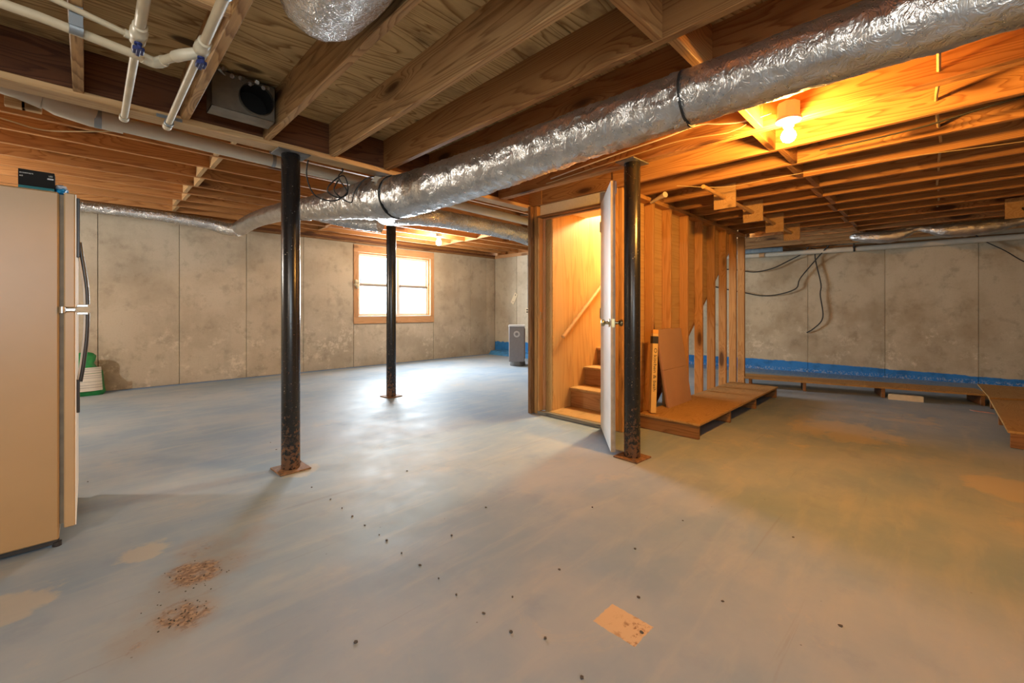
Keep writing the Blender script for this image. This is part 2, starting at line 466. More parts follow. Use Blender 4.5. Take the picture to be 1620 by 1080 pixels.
M = {}
M['joist'] = mat_wood('pine_joist', (.50,.26,.095), (.24,.095,.028), 1.0, tone=.16)
M['joist_grey'] = mat_wood('weathered_pine', (.62,.39,.18), (.25,.12,.042), 1.0, stain=.30, tone=.15)
M['left_joist'] = mat_wood('orange_pine', (.54,.26,.090), (.30,.115,.034), .9, tone=.14)
M['pale_pine'] = mat_wood('pale_pine', (.60,.40,.20), (.42,.24,.10), .5, tone=.10)
M['dark_lumber'] = mat_wood('dark_red_lumber', (.20,.075,.028), (.085,.028,.011), .6, tone=.15)
M['stud'] = mat_wood('honey_stud', (.58,.31,.105), (.40,.185,.05), 1.0, tone=.14)
M['frame_pine'] = mat_wood('window_buck_pine', (.56,.32,.16), (.42,.21,.09), .6, tone=.08)
M['brown_board'] = mat_wood('brown_board', (.30,.155,.06), (.17,.075,.028), .7, tone=.12)
M['veneer'] = mat_wood('honey_veneer', (.62,.40,.155), (.49,.28,.09), .12, ring=40, tone=.07, rough=.45)
M['stair'] = mat_wood('stair_board', (.44,.235,.085), (.28,.125,.04), .3, tone=.08)
M['subfloor'] = mat_plywood('plywood_subfloor', (.74,.56,.28), (.25,.13,.042), (.13,.07,.028), along='x')
M['ply_board'] = mat_plywood('plywood_board', (.47,.285,.105), (.34,.185,.06), (.27,.15,.055), 1.4, .3, 'x', .12)
M['concrete'] = mat_concrete('poured_concrete', (.50,.44,.345), (.38,.325,.245), (.68,.61,.49))
M['concrete_blue'] = mat_concrete('poured_concrete_blue_base', (.52,.445,.32), (.38,.305,.20), (.70,.61,.45),
    ((.035,.20,.52), lambda t, y: t.math('MULTIPLY_ADD', t.step(y, -1.2, 2.6), .085, .095), .05))
M['concrete_corner'] = mat_concrete('poured_concrete_blue_corner', (.50,.455,.365), (.40,.35,.27), (.62,.565,.45),
    ((.03,.19,.50), .30, .14))
M['floor'] = mat_floor()
M['foil'] = mat_foil('foil_wrap')
M['foil_crumpled'] = mat_foil('crumpled_foil', (.72,.715,.70), .24, 1.5, 1.5)
M['foil_dull'] = mat_foil('dull_foil', (.66,.64,.60), .36, 1.0, 1.3)
M['galv'] = mat_plain('galvanised_steel', (.20,.17,.13), .5, .7, var=.2, scale=12)
M['inside_shade'] = mat_plain('duct_inside_shade', (.012,.011,.010), .9)  # near-black colour for the shade inside the open duct
M['post'] = mat_post()
M['rust_plate'] = mat_plain('rusty_plate', (.22,.115,.055), .8, .2, var=.45, bump=.3, scale=40)
M['steel_plate'] = mat_plain('dull_steel_plate', (.16,.155,.15), .5, .6, var=.3)
M['pvc'] = mat_plain('white_pvc', (.60,.545,.44), .42, var=.07, scale=6)
M['cpvc'] = mat_plain('cream_cpvc', (.54,.455,.31), .45, var=.10, scale=9)
M['cpvc_fit'] = mat_plain('pale_cpvc_fitting', (.60,.53,.39), .42, var=.06)
M['navy'] = mat_plain('navy_plastic', (.015,.028,.13), .4)
M['strap'] = mat_plain('grey_metal_strap', (.30,.33,.35), .45, .7)
M['cable_black'] = mat_plain('black_cable', (.012,.012,.012), .55)
M['cable_cream'] = mat_plain('cream_cable', (.52,.40,.22), .5)
M['cable_white'] = mat_plain('white_cable', (.72,.68,.60), .5)
M['white_door'] = mat_plain('white_door_paint', (.70,.69,.66), .42, var=.05, scale=5)
M['door_edge'] = mat_plain('door_edge_tan', (.40,.33,.24), .6, var=.15)
M['brass'] = mat_plain('aged_brass', (.40,.32,.17), .30, .95)
M['drywall'] = mat_plain('textured_drywall', (.74,.68,.55), .9, var=.05, bump=.8, scale=60)
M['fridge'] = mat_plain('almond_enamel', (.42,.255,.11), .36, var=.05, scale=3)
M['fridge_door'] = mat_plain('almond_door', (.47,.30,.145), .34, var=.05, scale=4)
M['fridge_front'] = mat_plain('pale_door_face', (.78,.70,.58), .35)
M['gasket'] = mat_plain('grey_brown_gasket', (.16,.12,.075), .6, var=.2)
M['handle'] = mat_plain('dark_handle', (.035,.030,.028), .32)
M['handle_trim'] = mat_plain('pale_handle_trim', (.62,.60,.56), .35)
M['chrome'] = mat_plain('dull_chrome', (.62,.60,.56), .28, .9)
M['box_black'] = mat_plain('black_carton', (.016,.015,.014), .85, spec=.15)
M['box_teal'] = mat_plain('teal_carton', (.010,.14,.155), .7)
M['print_white'] = mat_plain('white_print', (.62,.60,.55), .6)
M['pack_blue'] = mat_plain('blue_film', (.02,.30,.62), .3)
M['pack_white'] = mat_plain('white_film', (.72,.72,.76), .3)
M['bag_green'] = mat_plain('green_bag_plastic', (.012,.20,.055), .35, var=.3, scale=14)
M['bag_white'] = mat_plain('white_bag_panel', (.66,.64,.58), .45, var=.05)
M['bag_print'] = mat_plain('faint_grey_print', (.33,.34,.34), .6)
M['cardboard'] = mat_plain('tan_cardboard', (.46,.265,.145), .75, var=.05, scale=5)
M['cardboard_edge'] = mat_plain('tan_board_edge', (.30,.17,.085), .85)
M['yellow'] = mat_plain('yellow_carton', (.66,.42,.12), .55)
M['ink'] = mat_plain('black_print', (.02,.016,.012), .6)
M['unit'] = mat_plain('grey_metal_cabinet', (.215,.205,.215), .38, .35, var=.06)
M['unit_top'] = mat_plain('pale_grey_top', (.62,.62,.62), .4)
M['badge'] = mat_plain('pale_badge', (.50,.49,.49), .4)
M['unit_side'] = mat_plain('pinkish_side_panel', (.40,.29,.24), .55)
M['ivory'] = mat_plain('ivory_plastic', (.66,.58,.42), .5)
M['porcelain'] = mat_plain('white_porcelain', (.80,.75,.66), .3)
M['box_blue'] = mat_plain('blue_junction_box', (.30,.36,.40), .5)
M['alu'] = mat_plain('pale_window_sash', (.62,.58,.52), .45)
M['rail'] = mat_plain('dark_meeting_rail', (.20,.17,.14), .5)
M['foam'] = mat_plain('cream_spray_foam', (.62,.52,.34), .9, bump=.6, scale=50)
M['chip'] = mat_plain('dark_grit', (.075,.06,.045), .9)
M['paper'] = mat_plain('creamy_foam_offcut', (.66,.58,.42), .8, var=.08)
M['pink'] = mat_plain('faded_pink_scrap', (.50,.26,.20), .8)
M['dowel'] = mat_plain('waxed_dowel', (.56,.33,.13), .5, var=.12)
M['bulb_warm'] = None
def mat_emit(name, c, s):
    t = NT(name); t.bsdf(Base_Color=(1,1,1), Emission_Color=c, Emission_Strength=s); return t.m
M['bulb_warm'] = mat_emit('lit_warm_bulb', *WARM_BULB)
M['bulb_pale'] = mat_emit('lit_pale_bulb', *PALE_BULB)
def mat_glass():
    t = NT('window_glass')
    tr = t.node('ShaderNodeBsdfTransparent', {'Color': (.96,.98,.98)}); gl = t.node('ShaderNodeBsdfGlossy', {'Roughness': .02})
    fr = t.node('ShaderNodeFresnel', {'IOR': 1.45})
    mx = t.node('ShaderNodeMixShader', {0: t.math('MULTIPLY', fr.outputs[0], .6), 1: tr.outputs[0], 2: gl.outputs[0]})
    t.t.links.new(mx.outputs[0], t.n['Material Output'].inputs['Surface'])
    return t.m
M['glass'] = mat_glass()

# ================================================================ SETTING
XL, XC, YR, YW = -2.5, 7.0, -2.5, 7.6        # left wall, corner wall, rear wall, window wall
def XRW(y): return 8.45 - .17*(y - 2.48)     # the right wall runs a little askew
ZJ, ZT = 2.10, 2.335                          # joist underside / subfloor underside, near half
ZJL, ZTL = 2.36, 2.595                        # the same, window half (one step up)

fl = put('floor', MB().box((XL-.2, YR-.2, -.12), (9.8, YW+.2, 0)), M['floor']); tag(fl, kind='structure')

# ---- window wall
ww = put('wall_window', MB().box((XL-.2, YW+.02, -.1), (3.464, YW+.22, 2.283)).box((5.225, YW+.02, -.1), (XC+.2, YW+.22, 2.283))
         .box((3.464, YW+.02, -.1), (5.225, YW+.22, .79)).box((3.464, YW+.02, 2.262), (5.225, YW+.22, 2.283)), M['concrete']); tag(ww, kind='structure')
seams = [XL, -1.55, -.73, .098, .926, 1.753, 2.593, 3.47, 5.219, 6.235, 6.72, XC]
for a, b in zip(seams[:-1], seams[1:]):
    top = .786 if a == 3.47 else 2.283
    put('concrete_panel', MB().box((a+.003, YW, 0), (b-.003, YW+.021, top), .004), M['concrete'], ww)
lumber('sill_plate', (XL, YW+.06, 2.302), (XC+.2, YW+.06, 2.302), .14, .038, M['brown_board'], ww)
lumber('sill_plate', (XL, YW+.05, 2.3405), (XC+.2, YW+.05, 2.3405), .14, .038, M['dark_lumber'], ww)
lumber('rim_board', (XL, YW+.1, 2.477), (XC+.2, YW+.1, 2.477), .04, .236, M['left_joist'], ww)

wc = put('wall_corner', MB().box((XC+.02, 6.1, -.1), (XC+.2, YW+.02, 2.283)), M['concrete_corner']); tag(wc, kind='structure')
for a, b in ((6.1, 6.86), (6.86, YW)):
    put('concrete_panel', MB().box((XC, a+.003, 0), (XC+.021, b-.003, 2.283), .004), M['concrete_corner'], wc)
put('paint_ledge', MB().prism([(6.72, 0), (7.0, 0), (7.0, .10), (6.80, .085)], 'y', 6.25, 7.52), mat_plain('blue_ledge_paint', (.04,.21,.48), .7, var=.35, scale=10), wc)
lumber('sill_plate', (XC+.06, 6.1, 2.3205), (XC+.06, YW, 2.3205), .14, .075, M['frame_pine'], wc)
lumber('rim_board', (XC+.1, 6.1, 2.477), (XC+.1, YW, 2.477), .04, .236, M['left_joist'], wc)
wj = put('wall_return', MB().box((XC+.02, 6.1, -.1), (8.2, 6.22, 2.62)), M['concrete']); tag(wj, kind='structure')

# ---- right wall, panels askew
ang = math.atan(.17)
wr = put('wall_right', MB().prism([(XRW(6.2)+.02, 6.2), (XRW(YR-.2)+.02, YR-.2), (XRW(YR-.2)+.22, YR-.2), (XRW(6.2)+.22, 6.2)], 'z', -.1, 2.62), M['concrete_blue']); tag(wr, kind='structure')
ys = [6.1, 5.3, 4.45, 3.5, 2.53, 1.559, .589, -.399, -1.4, YR]
for a, b in zip(ys[:-1], ys[1:]):
    put('concrete_panel', MB().prism([(XRW(a-.003), a-.003), (XRW(b+.003), b+.003), (XRW(b+.003)+.021, b+.003), (XRW(a-.003)+.021, a-.003)], 'z', 0, 2.06), M['concrete_blue'], wr)
lumber('sill_plate', (XRW(2.9)+.05, 2.9, 2.08), (XRW(YR)+.05, YR, 2.08), .14, .038, M['brown_board'], wr)
lumber('rim_board', (XRW(2.9)+.09, 2.9, 2.215), (XRW(YR)+.09, YR, 2.215), .04, .24, M['dark_lumber'], wr)

# ---- left and rear walls, behind the camera
wl = put('wall_left', MB().box((XL-.2, YR-.2, -.1), (XL, YW+.2, 2.62)), M['concrete']); tag(wl, kind='structure')
wb = put('wall_rear', MB().box((XL-.2, YR-.2, -.1), (-1.75, YR, 2.34)).box((-.05, YR-.2, -.1), (9.8, YR, 2.34))
         .box((-1.75, YR-.2, -.1), (-.05, YR, .95)).box((-1.75, YR-.2, 2.05), (-.05, YR, 2.34)), M['concrete']); tag(wb, kind='structure')
w2 = put('added_rear_window', MB().box((-1.75, YR-.16, .95), (-1.70, YR-.06, 2.05)).box((-.10, YR-.16, .95), (-.05, YR-.06, 2.05)).box((-1.70, YR-.16, .95), (-.10, YR-.06, 1.0)).box((-1.70, YR-.16, 2.0), (-.10, YR-.06, 2.05)).box((-.93, YR-.14, 1.0), (-.87, YR-.08, 2.0)), M['frame_pine']); tag(w2, kind='structure')  # invented unseen window, added to let in the rear fill light
put('pane', MB().box((-1.70, YR-.115, 1.0), (-.93, YR-.11, 2.0)), M['glass'], w2); put('pane', MB().box((-.87, YR-.115, 1.0), (-.10, YR-.11, 2.0)), M['glass'], w2)

# ---- ceilings
def noclash(a, b, holes):
    return True
ce = put('ceiling', MB().box((XL-.2, YR-.2, ZT), (3.27, 3.05, ZT+.018)).box((3.27, YR-.2, ZT), (9.8, 1.985, ZT+.018)).box((6.75, 1.985, ZT), (9.8, 3.05, ZT+.018))
         .box((3.27, 2.77, ZT), (6.75, 3.05, ZT+.018)), M['subfloor']); tag(ce, kind='structure')
for (x0, x1, y0, y1) in ((-2.5, .38, -2.4, 1.2), (-2.5, .80, 1.204, 2.98), (.384, 2.2, -2.4, 1.2), (.804, 3.2, 1.204, 2.98), (2.204, 4.6, -2.4, 1.2)):
    put('plywood_sheet', MB().box((x0, y0, ZT-.006), (x1, y1, ZT-.0005)), M['subfloor'], ce)
JX = [round(.79 + .4065*k, 4) for k in range(-8, 20)]
JX[6] = -.03                                   # the joist straight over the camera
for x in JX:
    y1 = 2.965 if x < 3.1 else (3.0 if x > 6.6 else 1.99)
    m = M['joist_grey'] if -.5 < x < 1.4 else M['joist']
    lumber('joist', (x, YR, (ZJ+ZT)/2), (x, y1, (ZJ+ZT)/2), .038, ZT-ZJ-.006, m, ce)
lumber('joist', (2.785, YR, (ZJ+ZT)/2), (2.785, 2.965, (ZJ+ZT)/2), .036, ZT-ZJ-.006, M['joist'], ce)
for x in (3.23, 3.6365, 4.043):               # short tail joists between the door header and the beam
    lumber('joist', (x, 2.80, (ZJ+ZT)/2), (x, 3.05, (ZJ+ZT)/2), .038, ZT-ZJ-.006, M['joist'], ce)
lumber('joist', (3.235, 1.985, (ZJ+ZT)/2), (3.235, 2.80, (ZJ+ZT)/2), .036, ZT-ZJ-.006, M['joist'], ce)
def block(x0, x1, y, m=None):
    lumber('blocking', (x0+.019, y, (ZJ+ZT)/2), (x1-.019, y, (ZJ+ZT)/2), .038, ZT-ZJ-.008, m or M['joist'], ce)
xs = [x for x in JX if x > .7]
for i, (a, b) in enumerate(zip(xs[:-1], xs[1:])):
    block(a, b, .757 + (.02 if i % 2 else -.02))
block(-.03, .384, 1.80, M['joist_grey'])
block(-.437, -.03, 1.83, M['joist_grey'])

cl = put('ceiling', MB().box((XL-.2, 3.0, ZTL), (XC+.2, YW+.2, ZTL+.018)).box((XC, 3.0, ZTL), (9.8, 6.3, ZTL+.018)), M['subfloor']); tag(cl, kind='structure')
for (x0, x1, y0, y1) in ((-2.5, 1.6, 3.05, 5.4), (1.604, 4.3, 3.05, 5.4), (4.304, 7.0, 3.05, 5.4), (-2.5, .4, 5.404, 7.6), (.404, 3.6, 5.404, 7.6), (3.604, 7.0, 5.404, 7.6)):
    put('plywood_sheet', MB().box((x0, y0, ZTL-.006), (x1, y1, ZTL-.0005)), M['subfloor'], cl)
JY = [round(4.385 + .4065*k, 4) for k in range(-3, 8)]
for y in JY:
    lumber('joist', (XL, y, (ZJL+ZTL)/2), (XC if y > 6.1 else XRW(y)-.01, y, (ZJL+ZTL)/2), .038, ZTL-ZJL-.008, M['left_joist'], cl)
for xb in (.80, 2.68, 5.11):
    for i, (a, b) in enumerate(zip(JY[:-1], JY[1:])):
        x = xb + (.021 if i % 2 else -.021)
        lumber('blocking', (x, a+.019, (ZJL+ZTL)/2), (x, b-.019, (ZJL+ZTL)/2), .038, ZTL-ZJL-.01, M['pale_pine'] if xb < 1 else M['left_joist'], cl)
# wall between the two ceiling levels over the right-hand part
put('step_board', MB().box((3.27, 3.05, 2.10), (XRW(3.05)+.1, 3.07, 2.62)), M['dark_lumber'], cl)

# ---- carrying beam with its ledger strips
be = empty('beam', (.4, 3.03, 2.08), kind='structure')
lumber('beam_ply', (XL, 3.055, 2.21), (3.25, 3.055, 2.21), .036, .25, M['dark_lumber'], be)
lumber('beam_ply', (XL, 2.990, 2.228), (3.25, 2.990, 2.228), .040, .21, M['dark_lumber'], be)
lumber('beam_ply', (XL, 3.022, 2.46), (3.25, 3.022, 2.46), .10, .25, M['dark_lumber'], be)
lumber('ledger_strip', (XL, 3.01, 2.0995), (3.25, 3.01, 2.0995), .115, .037, M['pale_pine'], be)
lumber('ledger_strip', (XL, 2.956, 2.098), (3.25, 2.956, 2.098), .02, .034, M['pale_pine'], be)

# ================================================================ STAIRWELL
sw = empty('wall_stairwell', (4.8, 1.94, 0), kind='structure')
YS0, YS1 = 1.90, 1.989
SX = [3.36, 3.45, 3.79, 4.16, 4.57, 4.97, 5.345, 5.735, 6.115, 6.46]
for x in SX:
    lumber('stud', (x, (YS0+YS1)/2, .04), (x, (YS0+YS1)/2, 2.062), .038, .089, M['stud'], sw)
lumber('bottom_plate', (3.31, (YS0+YS1)/2, .019), (6.50, (YS0+YS1)/2, .019), .089, .038, M['stud'], sw)
lumber('top_plate', (3.31, (YS0+YS1)/2, 2.081), (6.50, (YS0+YS1)/2, 2.081), .089, .037, M['stud'], sw)
# back of the stair panelling, cut along the stringer
def sl(x): return .235 + .78*(x-3.62) - .36
for a, b in ((3.31, 3.79), (3.794, 4.57), (4.574, 5.345), (5.349, 6.46)):
    za, zb = max(.02, sl(a)), max(.02, sl(b))
    put('panel', MB().prism([(a, za), (b, zb), (b, 2.338), (a, 2.338)], 'y', 1.991, 2.001), M['veneer'], sw)
# front (door) side: studs on both sides of the opening, header, drywall over the door
wf = empty('wall_stair_front', (3.24, 2.45, 0), kind='structure')
def stud_v(y, w, d, x=3.26, m='stud', z1=2.098):
    lumber('stud', (x, y, .002), (x, y, z1), d, w, M[m], wf)
stud_v(2.93, .038, .089, 3.215, 'brown_board'); stud_v(2.885, .040, .060, 3.245, 'stud')
stud_v(1.925, .038, .089, 3.28); stud_v(1.966, .038, .089, 3.28); stud_v(2.02, .036, .089, 3.28); stud_v(2.062, .036, .089, 3.28)
put('drywall_strip', MB().box((3.262, 2.083, 1.995), (3.272, 2.862, 2.335)), M['drywall'], wf)
put('panel_return', MB().box((3.318, 2.745, .0), (3.330, 2.846, 2.1)), M['veneer'], wf)

d1 = empty('door_1', (3.22, 2.46, 0), kind='structure')
lumber('jamb', (3.262, 2.842, .035), (3.262, 2.842, 1.974), .11, .02, M['stud'], d1)
lumber('jamb', (3.262, 2.098, .035), (3.262, 2.098, 1.974), .11, .02, M['stud'], d1)
lumber('jamb', (3.262, 2.088, 1.984), (3.262, 2.852, 1.984), .11, .02, M['brown_board'], d1)
lumber('door_stop', (3.285, 2.826, .035), (3.285, 2.826, 1.98), .035, .012, M['frame_pine'], d1)
lumber('door_stop', (3.285, 2.108, 1.968), (3.285, 2.83, 1.968), .035, .012, M['frame_pine'], d1)
put('strike_plate', MB().box((3.225, 2.828, .955), (3.26, 2.8325, 1.03), .001), M['brass'], d1)
lumber('threshold', (3.24, 2.08, .0165), (3.24, 2.862, .0165), .05, .032, mat_wood('worn_sill', (.30,.26,.2), (.1,.09,.08), .3, stain=.6), d1)

# open door leaf: hinge (3.22,2.10), free edge (2.69,1.66)
hx, hy, ex, ey = 3.215, 2.092, 2.690, 1.662
dang = math.atan2(ey-hy, ex-hx); DL = math.hypot(ex-hx, ey-hy)
leaf = put('door_leaf', MB().box((0, -.0165, .02), (DL, .0165, 1.985), .002), M['white_door'], d1, loc=(hx, hy, 0), rot=(0, 0, dang))
put('edge_band', MB().box((DL-.0005, -.0155, .021), (DL+.001, .0155, 1.984)), M['door_edge'], leaf, local=True)
put('latch_plate', MB().box((DL+.0008, -.011, .925), (DL+.0022, .011, .985)), M['brass'], leaf, local=True)
for s in (-1, 1):
    k = MB().lathe([(.031, 0), (.031, .006), (.012, .010), (.011, .030), (.020, .036), (.027, .046), (.027, .056), (.020, .062), (.006, .064)], n=20)
    put('knob', k, M['brass'], leaf, local=True, loc=(DL-.062, s*.0165, .955), rot=(R(-90*s), 0, 0))
for z in (.22, 1.02, 1.78):
    put('hinge', MB().tube([(0, 0, z-.045), (0, 0, z+.045)], .006, 8), M['brass'], leaf, local=True, loc=(-.004, -.018, 0))
put('closer_tab', MB().box((DL-.085, .0165, 1.90), (DL-.03, .030, 1.99), .003), M['white_door'], leaf, local=True)

# inside of the stairwell
wi = empty('wall_stair_inner', (4.9, 2.76, 0), kind='structure')
pw = [3.31, 3.66, 3.96, 4.27, 4.60, 5.2, 5.8, 6.6]
for a, b in zip(pw[:-1], pw[1:]):
    z0 = max(.0, sl(a)) if a > 4.3 else 0.0; z1 = max(.0, sl(b)) if a > 4.3 else 0.0
    lumber_m = MB().prism([(0, z0), (b-a-.002, z1), (b-a-.002, 3.2), (0, 3.2)], 'y', 0, .012).mesh('panel')
    # grain runs upright: turn the board so that local x is vertical
    me = bpy.data.meshes.new('panel')
    vv = [(v.co.z, v.co.y, -v.co.x) for v in lumber_m.vertices]
    me.from_pydata(vv, [], [tuple(p.vertices) for p in lumber_m.polygons]); me.update()
    put('panel', me, M['veneer'], wi, loc=(a, 2.75, 0), rot=(0, R(-90), 0))
for x in (3.5, 3.9, 4.3, 4.7, 5.1, 5.5, 5.9, 6.3):
    lumber('stud', (x, 2.808, max(.04, sl(x))), (x, 2.808, 2.33), .038, .089, M['stud'], wi)
wu = put('wall_stair_upper', MB().box((3.25, 1.98, 2.34), (6.8, 1.99, 3.25)).box((3.25, 2.765, 2.34), (6.8, 2.775, 3.25)).box((3.25, 1.98, 2.336), (3.262, 2.775, 3.25))
         .box((6.75, 1.98, 2.10), (6.8, 2.775, 3.25)).box((3.25, 1.98, 3.25), (6.8, 2.775, 3.26)), M['drywall']); tag(wu, kind='structure')
cs = put('ceiling_stair', MB().prism([(3.275, 2.06), (3.9, 2.06), (4.6, 2.60), (4.6, 2.62), (3.88, 2.085), (3.275, 2.085)], 'y', 2.002, 2.749), M['drywall']); tag(cs, kind='structure')

st = empty('staircase', (4.9, 2.37, 0), label='enclosed wooden staircase climbing behind the open white door', cat='staircase')
put('landing', MB().box((3.268, 2.003, .002), (3.64, 2.749, .036), .003), M['ply_board'], st)
RISE, RUN = .195, .25
for k in range(11):
    x = 3.62 + RUN*k; z0 = .036 if k == 0 else .235 + RISE*(k-1); z1 = .235 + RISE*k
    lumber('riser', (x+.009, 2.004, (z0+z1-.03)/2), (x+.009, 2.748, (z0+z1-.03)/2), .018, z1-.031-z0, M['stair'], st)
    lumber('tread', (x+RUN/2-.012, 2.003, z1-.015), (x+RUN/2-.012, 2.7485, z1-.015), RUN+.028, .03, M['ply_board'] if k < 3 else M['stair'], st, bev=.006)
for y in (2.012, 2.735):
    n0, n1 = 3.64, 6.36
    put('stringer', MB().prism([(n0, .002), (n0+.28, .002), (n1+.12, sl(n1)+.08), (n1+.12, 2.2), (n1, 2.2), (n0, .04)], 'y', y-.009, y+.009), M['stair'], st)

hr = empty('handrail', (3.78, 2.70, 1.05), label='slanted wooden handrail on the stairwell panelling', cat='handrail')
put('rail', MB().tube([(3.415, 2.69, .775), (4.9, 2.69, 1.93)], .021, 14), M['dowel'], hr)
for x in (3.6, 4.5):
    z = .775 + (x-3.415)*.778
    put('rail_bracket', MB().tube([(x, 2.692, z-.015), (x, 2.705, z-.05), (x, 2.749, z-.06)], .006, 8), M['brass'], hr)

# ================================================================ WINDOW
wn = empty('window_1', (4.345, 7.6, .79), kind='structure')
x0, x1, z0, z1 = 3.466, 5.223, .79, 2.258
IX0, IX1, IZ0, IZ1 = 3.555, 5.135, .918, 2.125
lumber('casing', (x0, YW+.01, (z0+IZ0)/2), (x1, YW+.01, (z0+IZ0)/2), .06, IZ0-z0, M['frame_pine'], wn)
lumber('casing', (x0, YW+.01, (z1+IZ1)/2), (x1, YW+.01, (z1+IZ1)/2), .06, z1-IZ1, M['frame_pine'], wn)
for xx in ((x0+IX0)/2, (x1+IX1)/2):
    lumber('casing', (xx, YW+.01, IZ0), (xx, YW+.01, IZ1), IX0-x0, .06, M['frame_pine'], wn)
def frame(name, xa, xb, za, zb, w, ya, yb, mat):
    return put(name, MB().box((xa, ya, za), (xa+w, yb, zb), .003).box((xb-w, ya, za), (xb, yb, zb), .003)
        .box((xa+w, ya, za), (xb-w, yb, za+w), .003).box((xa+w, ya, zb-w), (xb-w, yb, zb), .003), mat, wn)
frame('outer_frame', IX0, IX1, IZ0, IZ1, .032, YW+.03, YW+.13, M['frame_pine'])
XM = 4.395
put('mullion', MB().box((XM-.03, YW+.04, IZ0+.03), (XM+.03, YW+.12, IZ1-.03), .004), M['alu'], wn)
for (a, b) in ((IX0+.032, XM-.03), (XM+.03, IX1-.032)):
    for (za, zb, yy) in ((IZ0+.032, 1.53, YW+.06), (1.53, IZ1-.032, YW+.085)):
        s = frame('sash', a, b, za, zb, .032, yy, yy+.024, M['alu'])
        put('pane', MB().box((a+.032, yy+.01, za+.032), (b-.032, yy+.013, zb-.032)), M['glass'], s)
    put('meeting_rail', MB().box((a, YW+.050, 1.503), (b, YW+.085, 1.540), .002), M['rail'], wn)
    put('sash_cord', MB().tube([(a+.012+.03, YW+.052, 1.40), (a+.042, YW+.052, 2.07)], .007, 6), M['rail'], wn)
put('window_stool', MB().box((IX0, YW-.02, IZ0), (IX1, YW+.06, IZ0+.02), .004), M['alu'], wn)
fm = MB()
random.seed(3)
for i in range(7):
    c = (3.515+random.uniform(-.04,.05), YW-.03+random.uniform(-.01,.01), 1.53+random.uniform(-.05,.05)); r = random.uniform(.022,.040)
    fm.lathe([(r*math.sin(math.pi*k/6)+.0005, -r*math.cos(math.pi*k/6)) for k in range(7)], c, 10)
put('foam_blob', fm, M['foam'], wn)

# ================================================================ POSTS
def post(x, y, top, label, rz):
    t = empty('steel_post', (x, y, 0), rz, label, 'post', 'steel posts holding up the ceiling')
    put('shaft', MB().lathe([(.055, .012), (.0565, .016), (.0565, top-.012), (.055, top-.009)], n=40), M['post'], t, local=True)
    put('base_plate', MB().box((-.095, -.095, .0005), (.095, .095, .011), .002), M['rust_plate'], t, local=True)
    put('top_plate', MB().box((-.10, -.075, top-.010), (.10, .075, top-.0005), .002), M['steel_plate'], t, local=True)
    for sx in (-1, 1):
        put('bolt', MB().lathe([(.011, .011), (.011, .019), (.006, .021), (.006, .027)], (sx*.078, sx*.06, 0), 6), M['rust_plate'], t, local=True)
    return t
post(.951, 3.02, 2.081, 'black steel post nearest the fridge, standing under the main beam', R(2))
post(2.745, 1.54, ZJ, 'scuffed black steel post in front of the open white door', R(-3))
post(2.61, 4.69, ZJL, 'grey-black steel post in front of the window', R(4))

# ================================================================ SILVER DUCTS
def wrinkle(amp, ls=9.0, cs=3.0, seed=0.0):
    def f(L, a, p, r):
        q = Vector((L*ls+seed, math.cos(a)*cs, math.sin(a)*cs))
        v = noise.noise(q)*.5 + noise.noise(q*2.3+Vector((5,1,2)))*.38 - abs(noise.noise(q*3.7))*.30 + noise.noise(q*7.1)*.14
        return v*amp
    return f
def duct_section(name, pts, parent, mat, step=.02, n=40, amp=.010, seed=0.0, ls=9.0, label=None):
    path = smooth_path(pts, step)
    pos = [Vector((p[0], p[1], p[2])) for p in path]; rad = [p[3] for p in path]
    b = pos[0].copy()
    mb = MB().tube([p-b for p in pos], rad, n, True, wrinkle(amp, ls, 3.0, seed))
    return put(name, mb, mat, parent, loc=b, label=label)
V4 = lambda x, y, dz, r: Vector((x, y, CAM_H+dz, r))
td = empty('trunk_duct', (1.7, 2.0, 1.9), label='large silver foil-wrapped trunk duct hung under the joists', cat='duct')
duct_section('near_section', [V4(1.90,-1.6,.92,.112), V4(1.89,-.5,.922,.112), V4(1.87,.3,.925,.113), V4(1.86,.775,.925,.114)], td, M['foil'], amp=.009, seed=3, ls=11, step=.012, n=56)
duct_section('middle_section', [V4(1.86,.775,.922,.118), V4(1.82,1.3,.905,.126), V4(1.76,2.0,.87,.140), V4(1.69,2.6,.845,.152), V4(1.64,2.86,.84,.156)], td, M['foil'], amp=.016, seed=11, ls=14, step=.012, n=56)
duct_section('tee_section', [V4(1.64,2.86,.84,.158), V4(1.61,3.1,.865,.158), V4(1.60,3.45,.905,.138), V4(1.60,3.9,.955,.126), V4(1.60,4.45,1.02,.116), V4(1.60,4.68,1.045,.112)], td, M['foil'], amp=.018, seed=23, ls=14, step=.012, n=56)
duct_section('far_section', [V4(1.60,4.68,1.045,.104), V4(1.58,5.3,1.12,.102), V4(1.57,6.2,1.18,.100), V4(1.55,6.7,1.175,.100), V4(1.53,6.95,1.15,.104)], td, M['foil'], amp=.007, seed=31)
def ring_band(x, y, dz, r, w=.012, tilt=(0,1,0), mat='cable_black', name='joint_band'):
    d = Vector(tilt).normalized()*w
    c = Vector((x, y, CAM_H+dz))
    return put(name, MB().tube([-d*.5, d*.5], r, 40), M[mat], td, loc=c)
ring_band(1.86, .775, .9235, .121, .008, (-.06,1,-.03))
ring_band(1.64, 2.86, .84, .163, .008, (-.1,1,0))
ring_band(1.60, 4.66, 1.043, .113, .02, (0,1,.15))
put('tape_patch', MB().box((-.03, -.03, -.002), (.03, .03, .002)), M['pvc'], td, loc=(1.515, 2.93, CAM_H+.965), rot=(R(20), R(-50), R(20)))

